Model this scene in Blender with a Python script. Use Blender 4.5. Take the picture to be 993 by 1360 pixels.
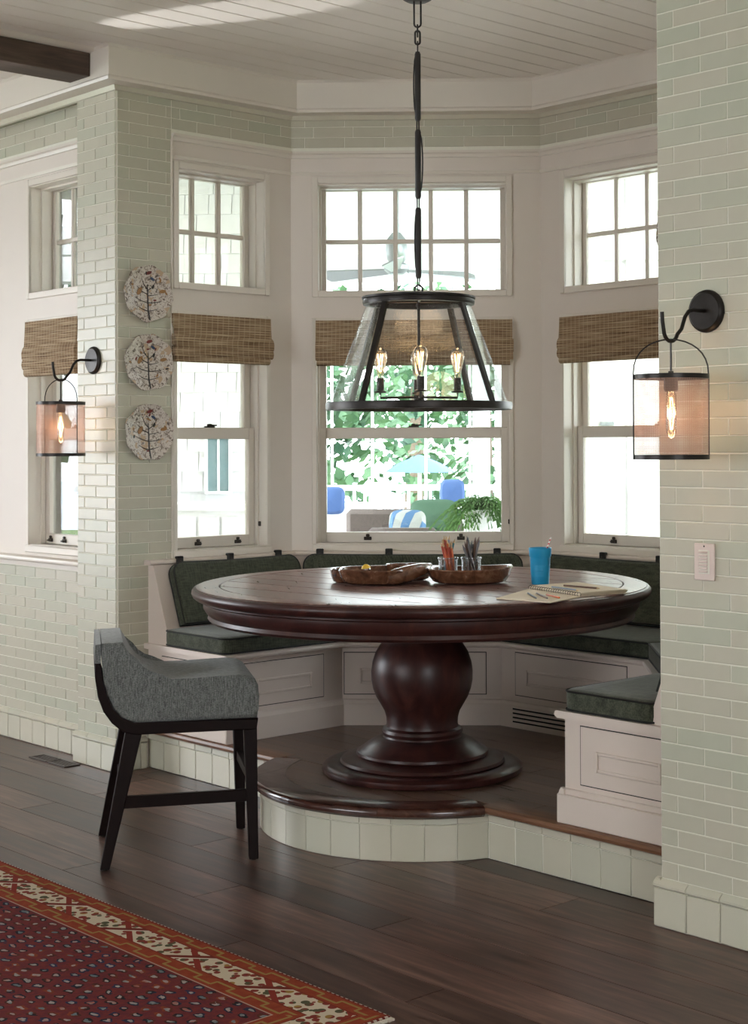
import bpy, bmesh, math, random
from mathutils import Vector, Matrix
random.seed(7)
PI = math.pi
R = math.radians
for o in list(bpy.data.objects):
    bpy.data.objects.remove(o)
scene = bpy.context.scene
COL = scene.collection

# ---------------------------------------------------------------- measured plan (metres)
# x runs along the room's wall, y into the window bay, z up
A = 1.0487                 # depth of the square part of the bay
K = 0.9220                 # run of each 45 degree wall
W = 3.2587                 # bay opening
YR = A + K
CEIL = 3.44
PLAT = 0.2015
TX, TY = 1.6787, 0.412     # table centre
S2 = math.sqrt(2)

# ---------------------------------------------------------------- camera
F, PCX, PCY = 2056.1767, 577.0652, 564.1853
PITCH, ROLL, YAW = -0.0124, -0.0044, 0.8138
fw = Vector((-math.sin(YAW)*math.cos(PITCH), math.cos(YAW)*math.cos(PITCH), -math.sin(PITCH)))
rt = Vector((math.cos(YAW), math.sin(YAW), 0))
up = rt.cross(fw)
rt2 = rt*math.cos(ROLL) + up*math.sin(ROLL)
up2 = -rt*math.sin(ROLL) + up*math.cos(ROLL)
cd = bpy.data.cameras.new('camera')
cam = bpy.data.objects.new('camera', cd)
COL.objects.link(cam)
m = Matrix((rt2, up2, -fw)).transposed().to_4x4()
m.translation = (6.388, -3.9587, 1.55)
cam.matrix_world = m
cd.sensor_fit = 'HORIZONTAL'
cd.sensor_width = 36
cd.lens = F/993*36
cd.shift_x = (496.5-PCX)/993
cd.shift_y = (PCY-680)/993
cd.clip_end = 300
scene.camera = cam

# ---------------------------------------------------------------- sky, lamps, exposure
scene.view_settings.view_transform = 'Standard'
scene.view_settings.look = 'None'
scene.view_settings.gamma = 1
scene.view_settings.exposure = 0.42
world = bpy.data.worlds.new('world')
scene.world = world
world.use_nodes = True
bg = world.node_tree.nodes['Background']
bg.inputs[0].default_value = (0.92, 0.96, 1.0, 1)
bg.inputs[1].default_value = 8.0

sun = bpy.data.lights.new('sun', 'SUN'); sun.energy = 3.0; sun.angle = R(1.0); sun.color = (1, .97, .9)
so = bpy.data.objects.new('sun', sun); COL.objects.link(so)
so.rotation_euler = Vector((-.55, .55, -.62)).to_track_quat('-Z', 'Y').to_euler()
def area(name, loc, target, sx, sy, power, color):
    d = bpy.data.lights.new(name, 'AREA')
    d.shape = 'RECTANGLE'; d.size = sx; d.size_y = sy; d.energy = power; d.color = color
    o = bpy.data.objects.new(name, d); COL.objects.link(o)
    o.location = loc
    o.rotation_euler = (Vector(target)-Vector(loc)).to_track_quat('-Z', 'Y').to_euler()
    return o
# area lamps added at unseen openings: left window daylight, plain fill from rear and right
area('daylight_left_window', (-3.9, -3.3, 1.75), (2, -3.3, 1.75), 2.7, 2.1, 30, (0.80, 0.88, 1.0))
area('fill_rear_opening', (1.8, -6.85, 1.75), (1.8, 0, 1.8), 2.7, 1.6, 10, (0.95, 0.97, 1.0))
area('fill_right_opening', (7.9, -3.3, 1.9), (0, -3.3, 1.9), 1.5, 2.0, 3, (1.0, 0.95, 0.88))

# a sunbeam glancing up through the left window on to the ceiling boards
gl_ = bpy.data.lights.new('sunbeam_from_left_window', 'SPOT'); gl_.energy = 1900; gl_.spot_size = R(3.6); gl_.spot_blend = .45; gl_.shadow_soft_size = .02
go_ = bpy.data.objects.new('sunbeam_from_left_window', gl_); COL.objects.link(go_); go_.location = (-3.85, -2.45, 2.15)
go_.rotation_euler = (Vector((.86, -.03, 3.43))-Vector((-3.85, -2.45, 2.15))).to_track_quat('-Z', 'Y').to_euler()

# ---------------------------------------------------------------- materials
class NT:
    def __init__(s, name):
        s.m = bpy.data.materials.new(name); s.m.use_nodes = True
        s.t = s.m.node_tree; s.n = s.t.nodes; s.b = s.n['Principled BSDF']; s.out = s.n['Material Output']
    def add(s, typ, **kw):
        n = s.n.new(typ)
        for k, v in kw.items(): setattr(n, k, v)
        return n
    def link(s, a, b): s.t.links.new(a, b)
    def setin(s, sock, v):
        if hasattr(v, 'is_linked') or isinstance(v, bpy.types.NodeSocket): s.link(v, sock)
        else: sock.default_value = v
    def math(s, op, a, b=0.0, c=None):
        n = s.add('ShaderNodeMath', operation=op)
        s.setin(n.inputs[0], a)
        s.setin(n.inputs[1], b)
        if c is not None: s.setin(n.inputs[2], c)
        return n.outputs[0]
    def mix(s, f, a, b, mode='MIX'):
        n = s.add('ShaderNodeMix', data_type='RGBA', blend_type=mode)
        s.setin(n.inputs[0], f)
        s.setin(n.inputs[6], a if isinstance(a, bpy.types.NodeSocket) else (*a, 1))
        s.setin(n.inputs[7], b if isinstance(b, bpy.types.NodeSocket) else (*b, 1))
        return n.outputs[2]
    def coords(s, kind='pos', scale=(1, 1, 1), rot=(0, 0, 0), loc=None):
        if kind == 'pos': o = s.add('ShaderNodeNewGeometry').outputs['Position']
        else: o = s.add('ShaderNodeTexCoord').outputs['Object']
        mp = s.add('ShaderNodeMapping')
        mp.inputs['Scale'].default_value = scale; mp.inputs['Rotation'].default_value = rot
        s.link(o, mp.inputs[0])
        if loc is not None: s.link(loc, mp.inputs['Location'])
        return mp.outputs[0]
    def noise(s, vec, scale=5, detail=3, rough=.5, dist=0):
        n = s.add('ShaderNodeTexNoise')
        s.link(vec, n.inputs['Vector'])
        n.inputs['Scale'].default_value = scale; n.inputs['Detail'].default_value = detail
        n.inputs['Roughness'].default_value = rough; n.inputs['Distortion'].default_value = dist
        return n.outputs[0]
    def ramp(s, f, stops):
        n = s.add('ShaderNodeValToRGB'); s.link(f, n.inputs[0])
        e = n.color_ramp.elements
        while len(e) < len(stops): e.new(.5)
        for i, (p, c) in enumerate(stops): e[i].position = p; e[i].color = (*c, 1)
        return n.outputs[0]
    def rand(s): return s.add('ShaderNodeObjectInfo').outputs['Random']
    def set(s, color=None, rough=None, metal=None, spec=None, coat=None):
        if color is not None: s.setin(s.b.inputs['Base Color'], color if isinstance(color, bpy.types.NodeSocket) else (*color, 1))
        if rough is not None: s.setin(s.b.inputs['Roughness'], rough)
        if metal is not None: s.b.inputs['Metallic'].default_value = metal
        if spec is not None: s.b.inputs['Specular IOR Level'].default_value = spec
        if coat is not None: s.b.inputs['Coat Weight'].default_value = coat
    def bump(s, h, strength=.2, dist=.002):
        n = s.add('ShaderNodeBump'); n.inputs['Strength'].default_value = strength
        n.inputs['Distance'].default_value = dist
        s.link(h, n.inputs['Height']); s.link(n.outputs[0], s.b.inputs['Normal'])

def plain(name, color, rough=.5, metal=0, var=.06, nscale=9, spec=.5, bump=0):
    t = NT(name)
    v = t.coords('pos')
    nz = t.noise(v, nscale, 4)
    c = t.mix(nz, tuple(x*(1-var) for x in color), tuple(min(1, x*(1+var)) for x in color))
    t.set(c, rough, metal, spec)
    if bump: t.bump(nz, bump, .003)
    return t.m

M = {}
M['paint'] = plain('cream_paint', (.73, .66, .59), .45, var=.02)
M['paint_trim'] = plain('cream_trim_paint', (.74, .68, .60), .35, var=.02)
M['paint_bench'] = plain('bench_paint', (.72, .62, .55), .38, var=.02)
M['paint_ceiling'] = plain('ceiling_paint', (.82, .77, .71), .38, var=.03)
M['grout'] = plain('grout', (.80, .78, .68), .8, var=.05, nscale=40)
M['outdoor_white'] = plain('outdoor_white_paint', (.86, .87, .88), .5, var=.05)
M['iron'] = plain('blackened_iron', (.022, .018, .016), .38, .6, var=.3, nscale=60)
M['chain_leather'] = plain('dark_leather_wrap', (.014, .010, .009), .55, 0, var=.4, nscale=70)
M['bronze'] = plain('oil_rubbed_bronze', (.05, .04, .032), .4, .6, var=.2, nscale=60)
M['switch'] = plain('switch_plastic', (.70, .58, .52), .35, var=.02)
M['dark_stain'] = plain('espresso_stained_wood', (.010, .005, .0045), .45, var=.3, nscale=30, spec=.10)
M['register'] = plain('register_wood', (.045, .028, .022), .45, var=.3, nscale=30)
M['void'] = plain('dark_gap', (.012, .011, .010), .9)
M['tab'] = plain('black_leather_tab', (.012, .010, .009), .45, var=.2, nscale=50)
M['piping'] = plain('black_piping', (.008, .008, .007), .6, var=.2)
M['paper'] = plain('cream_paper', (.72, .62, .48), .7, var=.04, nscale=30)
M['blue_plastic'] = plain('blue_plastic', (.015, .30, .56), .3, var=.05)
M['yellow'] = plain('yellow_citrus', (.85, .55, .05), .45, var=.1)
M['fan_metal'] = plain('fan_grey_metal', (.30, .33, .35), .35, .5, var=.1)
M['teal_glass'] = plain('dark_teal_glazing', (.10, .20, .22), .1, var=.3, nscale=4)
M['wicker'] = plain('grey_brown_wicker', (.11, .085, .075), .7, var=.45, nscale=60, bump=.4)
M['grass'] = plain('lawn', (.16, .24, .09), .9, var=.2, nscale=3)
M['lake'] = plain('lake_water', (.16, .30, .50), .15, var=.15, nscale=.5)
M['deckwood'] = plain('porch_deck_paint', (.30, .29, .28), .6, var=.1)
M['green_cloth'] = plain('green_cloth', (.06, .13, .08), .8, var=.1)
M['blue_cloth'] = plain('blue_cloth', (.045, .10, .26), .8, var=.1)
M['bark'] = plain('bark', (.12, .09, .07), .9, var=.3, nscale=12)
M['rear_wall'] = plain('room_wall_paint', (.62, .58, .50), .6, var=.02)

def glazed(name, c1, c2, c3, rough=.22):
    t = NT(name)
    r = t.rand()
    base = t.ramp(r, [(0, c1), (.3, c2), (.6, c1), (.8, c3), (1, c2)])
    nz = t.noise(t.coords('pos'), 14, 3)
    c = t.mix(t.math('MULTIPLY', nz, .22), base, (.70, .66, .54))
    t.set(c, rough, spec=.5)
    t.bump(t.noise(t.coords('pos'), 22, 2), .10, .006)
    return t.m
M['tile'] = glazed('sage_glazed_tile', (.485, .465, .365), (.515, .48, .38), (.445, .46, .355), .36)
M['tile_base'] = glazed('sage_base_tile', (.58, .55, .44), (.60, .56, .45), (.54, .53, .43))

def wood(name, c_dark, c_mid, c_light, rough=.35, stretch=(1.2, 14, 14), rot=0, var=.5, spec=.5, coat=0, bump=.15):
    t = NT(name)
    r = t.rand()
    off = t.add('ShaderNodeCombineXYZ')
    t.link(t.math('MULTIPLY', r, 37.0), off.inputs[0]); t.link(t.math('MULTIPLY', r, 11.0), off.inputs[1])
    v = t.coords('pos', (1, 1, 1), (0, 0, rot))
    va = t.add('ShaderNodeVectorMath', operation='ADD'); t.link(v, va.inputs[0]); t.link(off.outputs[0], va.inputs[1])
    mp = t.add('ShaderNodeMapping'); mp.inputs['Scale'].default_value = stretch; t.link(va.outputs[0], mp.inputs[0])
    g = t.noise(mp.outputs[0], 2.2, 6, .62, .6)
    blot = t.noise(va.outputs[0], 1.7, 3, .5)
    f = t.math('ADD', t.math('MULTIPLY', g, .75), t.math('MULTIPLY', blot, .3))
    c = t.ramp(f, [(.32, c_dark), (.52, c_mid), (.74, c_light)])
    tint = t.math('ADD', 1-var/2, t.math('MULTIPLY', r, var))
    c2 = t.mix(1.0, c, t.add('ShaderNodeCombineColor').outputs[0], 'MULTIPLY')
    cc = c2.node.inputs[7].links[0].from_node
    for i in range(3): t.link(tint, cc.inputs[i])
    t.set(c2, t.math('ADD', rough-.08, t.math('MULTIPLY', g, .16)), spec=spec, coat=coat)
    t.bump(g, bump, .002)
    return t.m
M['floor'] = wood('dark_oak_floor', (.026, .012, .010), (.088, .048, .038), (.20, .118, .092), .34, var=.75, spec=.36)
M['platform_wood'] = wood('platform_wood', (.055, .030, .021), (.13, .075, .053), (.22, .135, .095), .30, var=.3)
M['nosing_wood'] = wood('nosing_wood', (.06, .024, .013), (.15, .065, .034), (.26, .13, .07), .30, var=.2)
M['bump_wood'] = wood('rounded_nosing_wood', (.028, .010, .008), (.06, .022, .015), (.12, .05, .034), .22, var=.2, coat=.3)
M['table_wood'] = wood('table_wood', (.075, .034, .030), (.17, .090, .078), (.32, .21, .19), .30, (1.5, 16, 16), .55, var=.3, bump=.4)
M['table_dark'] = wood('mahogany_stain', (.017, .005, .005), (.040, .012, .010), (.080, .026, .019), .36, (6, 6, 3), 0, var=.1, spec=.35)
M['beam_wood'] = wood('beam_wood', (.03, .017, .012), (.075, .045, .032), (.15, .10, .075), .6, (14, 1.2, 14), 0, var=.1)
M['bowl_wood'] = wood('carved_bowl_wood', (.04, .016, .009), (.12, .05, .026), (.24, .12, .07), .25, (3, 12, 12), .8, var=.1, coat=.3)
M['pencil_wood'] = plain('pencil_wood', (.55, .38, .20), .6)

def cloth(name, ca, cb, sc=260, amt=.5, rough=.9):
    t = NT(name)
    v = t.coords('pos', (sc, sc, sc))
    w1 = t.noise(t.coords('pos', (sc, sc*.12, sc)), 1, 2)
    w2 = t.noise(t.coords('pos', (sc*.12, sc, sc*.12)), 1, 2)
    f = t.math('ADD', t.math('MULTIPLY', w1, .5), t.math('MULTIPLY', w2, .5))
    c = t.ramp(f, [(.38, ca), (.62, cb)])
    t.set(c, rough, spec=.2)
    t.b.inputs['Sheen Weight'].default_value = .25
    t.bump(f, .3, .001)
    return t.m
M['cushion'] = cloth('green_grey_tweed', (.032, .036, .024), (.086, .094, .064), 190)
M['stool_cloth'] = cloth('blue_grey_tweed', (.075, .079, .075), (.215, .223, .213), 330)

def woven():
    t = NT('woven_grass_shade')
    geo = t.add('ShaderNodeNewGeometry').outputs['Position']
    sep = t.add('ShaderNodeSeparateXYZ'); t.link(geo, sep.inputs[0])
    z = sep.outputs[2]
    hor = t.math('ADD', sep.outputs[0], t.math('MULTIPLY', sep.outputs[1], .83))
    comb = t.add('ShaderNodeCombineXYZ')
    t.link(t.math('MULTIPLY', hor, 5.0), comb.inputs[0]); t.link(t.math('MULTIPLY', z, 170.0), comb.inputs[2])
    reed = t.noise(comb.outputs[0], 1.0, 2)
    stripe = t.math('MULTIPLY', t.math('ADD', t.math('SINE', t.math('MULTIPLY', z, 520.0)), 1.0), .5)
    knot = t.math('GREATER_THAN', t.math('SINE', t.math('MULTIPLY', hor, 230.0)), .80)
    c = t.ramp(reed, [(.30, (.15, .09, .05)), (.5, (.36, .25, .15)), (.70, (.58, .46, .31))])
    c = t.mix(t.math('MULTIPLY', stripe, .35), c, (.10, .06, .035))
    c = t.mix(t.math('MULTIPLY', knot, .35), c, (.55, .44, .30))
    t.set(c, .8, spec=.2)
    t.bump(t.math('ADD', stripe, reed), .5, .003)
    return t.m
M['woven'] = woven()

def glassy(name, tint=(1, 1, 1), gloss=.10, rough=0.0, seed=False, fres=1.0):
    t = NT(name)
    t.n.remove(t.b)
    tr = t.add('ShaderNodeBsdfTransparent'); tr.inputs[0].default_value = (*tint, 1)
    gl = t.add('ShaderNodeBsdfGlossy'); gl.inputs['Roughness'].default_value = rough
    fr = t.add('ShaderNodeFresnel'); fr.inputs[0].default_value = 1.45
    mx = t.add('ShaderNodeMixShader')
    f = t.math('MINIMUM', t.math('ADD', t.math('MULTIPLY', fr.outputs[0], fres), gloss*.3), .9)
    if seed:
        v = t.coords('pos')
        vo = t.add('ShaderNodeTexVoronoi'); vo.inputs['Scale'].default_value = 95; t.link(v, vo.inputs['Vector'])
        dots = t.math('LESS_THAN', vo.outputs['Distance'], .22)
        nz = t.noise(v, 28, 3)
        bp = t.add('ShaderNodeBump'); bp.inputs['Strength'].default_value = .5; bp.inputs['Distance'].default_value = .004
        t.link(t.math('ADD', nz, t.math('MULTIPLY', dots, .5)), bp.inputs['Height'])
        t.link(bp.outputs[0], gl.inputs['Normal'])
        f = t.math('MINIMUM', t.math('ADD', f, t.math('MULTIPLY', dots, .10)), .9)
    t.link(f, mx.inputs[0]); t.link(tr.outputs[0], mx.inputs[1]); t.link(gl.outputs[0], mx.inputs[2])
    t.link(mx.outputs[0], t.out.inputs[0])
    return t.m
M['pane'] = glassy('window_glass', (.97, .99, .98), .06)
M['seeded'] = glassy('seeded_glass', (.985, .99, .99), .06, .03, True, .22)
M['bulb_glass'] = glassy('bulb_glass', (.97, .93, .86), .35)
M['jar_glass'] = glassy('jar_glass', (.96, .97, .98), .5, .12, False, .6)

def mesh_mat():
    t = NT('copper_mesh')
    geo = t.coords('obj')
    sep = t.add('ShaderNodeSeparateXYZ'); t.link(geo, sep.inputs[0])
    ang = t.math('ARCTAN2', sep.outputs[1], sep.outputs[0])
    a = t.math('SINE', t.math('MULTIPLY', ang, 170.0)); b = t.math('SINE', t.math('MULTIPLY', sep.outputs[2], 1500.0))
    wire = t.math('GREATER_THAN', t.math('MAXIMUM', a, b), .55)
    t.set((.42, .25, .19), .45, .3)
    tr = t.add('ShaderNodeBsdfTransparent')
    mx = t.add('ShaderNodeMixShader')
    t.link(t.math('MULTIPLY', wire, .80), mx.inputs[0]); t.link(tr.outputs[0], mx.inputs[1]); t.link(t.b.outputs[0], mx.inputs[2])
    t.link(mx.outputs[0], t.out.inputs[0])
    return t.m
M['mesh'] = mesh_mat()

def emis(name, color, s):
    t = NT(name)
    t.set(color, .5)
    t.b.inputs['Emission Color'].default_value = (*color, 1); t.b.inputs['Emission Strength'].default_value = s
    return t.m
M['filament'] = emis('glowing_filament', (1.0, .66, .32), 8)
M['porch_lamp'] = emis('porch_lamp_glow', (1.0, .93, .78), 3)

def rugmat():
    t = NT('persian_rug')
    geo = t.add('ShaderNodeNewGeometry').outputs['Position']
    sep = t.add('ShaderNodeSeparateXYZ'); t.link(geo, sep.inputs[0])
    x, y = sep.outputs[0], sep.outputs[1]
    X1, Y1, Y0 = 3.255, -1.170, -3.70
    dx = t.math('SUBTRACT', X1, x)
    dy = t.math('SUBTRACT', Y1, y)
    dy2 = t.math('SUBTRACT', y, Y0)
    dyy = t.math('MINIMUM', dy, dy2)
    d = t.math('MINIMUM', dx, dyy)
    side = t.math('LESS_THAN', dx, dyy)
    s = t.math('ADD', t.math('MULTIPLY', side, y), t.math('MULTIPLY', t.math('SUBTRACT', 1.0, side), x))
    def band(a, b): return t.math('MULTIPLY', t.math('GREATER_THAN', d, a), t.math('LESS_THAN', d, b))
    def frac(v, p, o=0.0): return t.math('FRACT', t.math('ADD', t.math('DIVIDE', v, p), o+50.0))
    def tri(v, p, o=0.0): return t.math('MULTIPLY', t.math('ABSOLUTE', t.math('SUBTRACT', frac(v, p, o), .5)), 2.0)
    red, cream, navy, tan, maroon = (.27, .040, .022), (.60, .50, .38), (.035, .04, .09), (.30, .19, .06), (.115, .022, .028)
    vec = t.coords('pos')
    # field: maroon ground, staggered rows of small paisley flecks
    px = .062; py = .040
    row = t.math('FLOOR', t.math('DIVIDE', y, py))
    xs = t.math('ADD', x, t.math('MULTIPLY', row, .021))
    fx = t.math('SUBTRACT', frac(xs, px), .5); fy = t.math('ADD', t.math('SUBTRACT', frac(y, py), .5), t.math('MULTIPLY', t.math('SUBTRACT', t.noise(vec, 33, 1), .5), .6))
    wob = t.math('MULTIPLY', t.math('SUBTRACT', t.noise(vec, 40, 2), .5), .8)
    e1 = t.math('ADD', t.math('POWER', t.math('DIVIDE', t.math('ADD', fx, wob), .17), 2.0), t.math('POWER', t.math('DIVIDE', fy, .17), 2.0))
    e2 = t.math('ADD', t.math('POWER', t.math('DIVIDE', t.math('ADD', fx, wob), .30), 2.0), t.math('POWER', t.math('DIVIDE', fy, .33), 2.0))
    ground = t.mix(t.noise(vec, 60, 3), (.075, .020, .034), (.23, .040, .030))
    hue = t.noise(vec, 9, 2)
    ring_c = t.ramp(hue, [(.35, (.03, .035, .08)), (.5, (.02, .018, .02)), (.65, (.22, .05, .025))])
    dot_c = t.ramp(t.noise(vec, 16, 2), [(.38, (.13, .17, .19)), (.52, (.36, .32, .30)), (.66, (.30, .12, .10))])
    field = t.mix(t.math('LESS_THAN', e2, 1.0), ground, ring_c)
    field = t.mix(t.math('LESS_THAN', e1, 1.0), field, dot_c)
    col = field
    # two guard bands of rust with a tan meander
    def guard(a, b, col, off):
        mid, h = (a+b)/2, (b-a)/2
        zz = t.math('SUBTRACT', t.math('MULTIPLY', t.math('GREATER_THAN', tri(s, .16, off), .5), 2.0), 1.0)
        ctr = t.math('ADD', mid, t.math('MULTIPLY', zz, h*.42))
        line = t.math('LESS_THAN', t.math('ABSOLUTE', t.math('SUBTRACT', d, ctr)), .0045)
        step = t.math('MULTIPLY', t.math('LESS_THAN', t.math('ABSOLUTE', t.math('SUBTRACT', tri(s, .16, off), .5)), .06), t.math('LESS_THAN', t.math('ABSOLUTE', t.math('SUBTRACT', d, mid)), h*.5))
        g = t.mix(t.math('MAXIMUM', line, step), t.mix(t.noise(vec, 40, 3), (.20, .028, .018), (.34, .07, .03)), tan)
        return t.mix(band(a, b), col, g)
    col = guard(.010, .062, col, 0.0)
    col = guard(.165, .225, col, .3)
    # broad cream band with slanting dark-red leaves and flowers
    P = .37
    sl = t.math('ADD', s, t.math('MULTIPLY', d, 1.15))
    bar = t.math('LESS_THAN', frac(sl, P), .085)
    sl2 = t.math('SUBTRACT', s, t.math('MULTIPLY', d, 1.7))
    bar2 = t.math('LESS_THAN', t.math('ABSOLUTE', t.math('SUBTRACT', frac(sl2, P, .25), .5)), .05)
    edge = t.math('MULTIPLY', t.math('LESS_THAN', t.math('ABSOLUTE', t.math('SUBTRACT', frac(sl, P), .045)), .072), 1.0)
    vo = t.add('ShaderNodeTexVoronoi'); vo.inputs['Scale'].default_value = 34; t.link(vec, vo.inputs['Vector'])
    fl = t.math('LESS_THAN', vo.outputs['Distance'], .46)
    flc = t.ramp(t.noise(vec, 22, 1), [(.40, (.09, .09, .05)), (.5, (.24, .04, .03)), (.60, (.20, .035, .03)), (.66, (.33, .19, .05))])
    c = t.mix(fl, cream, flc)
    c = t.mix(bar2, c, (.24, .035, .025))
    c = t.mix(edge, c, (.62, .52, .42))
    c = t.mix(bar, c, (.17, .03, .022))
    col = t.mix(band(.067, .160), col, c)
    for a, b, cc in ((.062, .067, (.20, .03, .02)), (.160, .165, (.20, .03, .02)), (.225, .230, (.42, .28, .22)), (0, .010, (.15, .025, .02))):
        col = t.mix(band(a, b), col, cc)
    stitch = t.math('MULTIPLY', band(.0, .006), t.math('GREATER_THAN', frac(s, .02), .45))
    col = t.mix(stitch, col, (.55, .47, .40))
    t.set(col, .95, spec=.1)
    t.bump(t.noise(vec, 300, 2), .4, .002)
    return t.m
M['rug'] = rugmat()
M['fringe'] = plain('rug_fringe', (.62, .55, .48), .9, var=.15, nscale=90)

def platemat():
    t = NT('speckled_plate')
    v = t.coords('pos')
    a = t.noise(v, 55, 3, .6, 1.2); b = t.noise(v, 24, 2)
    c = t.ramp(a, [(.36, (.10, .07, .055)), (.44, (.40, .33, .28)), (.50, (.62, .56, .50)), (.60, (.66, .60, .54)), (.68, (.24, .18, .16))])
    c = t.mix(t.math('GREATER_THAN', b, .62), c, (.50, .36, .24))
    t.set(c, .3)
    return t.m
M['plate'] = platemat()
M['plate_ink'] = plain('plate_ink', (.018, .014, .013), .4)
M['plate_red'] = plain('plate_red', (.17, .03, .025), .4)
M['plate_blue'] = plain('plate_blue', (.03, .05, .12), .4)
M['plate_amber'] = plain('plate_amber', (.30, .15, .05), .4)

def leafmat(name, a, b):
    t = NT(name)
    t.set(t.ramp(t.noise(t.coords('pos'), 1.6, 4), [(.35, a), (.65, b)]), .6, spec=.3)
    return t.m
M['leaf'] = leafmat('tree_leaves', (.022, .065, .040), (.10, .19, .10))
M['fern'] = leafmat('fern_leaves', (.05, .14, .035), (.15, .28, .08))
def stripes():
    t = NT('blue_white_stripe')
    sep = t.add('ShaderNodeSeparateXYZ'); t.link(t.coords('obj'), sep.inputs[0])
    f = t.math('SINE', t.math('MULTIPLY', sep.outputs[0], 60.0))
    t.set(t.mix(t.math('GREATER_THAN', f, 0.0), (.42, .44, .42), (.08, .18, .34)), .8)
    return t.m
M['stripe'] = stripes()
def strawmat():
    t = NT('red_white_straw')
    sep = t.add('ShaderNodeSeparateXYZ'); t.link(t.coords('pos'), sep.inputs[0])
    f = t.math('SINE', t.math('MULTIPLY', sep.outputs[2], 420.0))
    t.set(t.mix(t.math('GREATER_THAN', f, 0.1), (.75, .70, .66), (.5, .03, .03)), .5)
    return t.m
M['straw'] = strawmat()

# ---------------------------------------------------------------- object helpers
def tagset(o, label=None, cat=None, group=None, kind=None):
    if label: o['label'] = label
    if cat: o['category'] = cat
    if group: o['group'] = group
    if kind: o['kind'] = kind
    return o
def thing(name, loc, label=None, cat=None, group=None, kind=None, rz=0):
    o = bpy.data.objects.new(name, None); COL.objects.link(o)
    o.empty_display_size = .1
    o.location = loc; o.rotation_euler = (0, 0, rz)
    return tagset(o, label, cat, group, kind)
def link_mesh(name, me, parent=None, loc=(0, 0, 0), rot=(0, 0, 0)):
    o = bpy.data.objects.new(name, me); COL.objects.link(o)
    if parent is not None: o.parent = parent
    o.location = loc; o.rotation_euler = rot
    return o
def world_origin(p):
    v = Vector((0, 0, 0)); rz = 0
    while p is not None:
        v = Vector(p.location) + v if not any(p.rotation_euler) else Matrix.Rotation(p.rotation_euler[2], 3, 'Z') @ v + Vector(p.location)
        p = p.parent
    return v
class Fr:                                     # a wall's frame: t along it, o out of it into the room
    def __init__(s, x, y, deg):
        s.p = Vector((x, y, 0)); s.a = R(deg)
        s.e = Vector((math.cos(s.a), math.sin(s.a), 0)); s.n = Vector((math.sin(s.a), -math.cos(s.a), 0))
    def __call__(s, t, o, z): 
        v = s.p + s.e*t + s.n*o
        return Vector((v.x, v.y, z))
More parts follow.
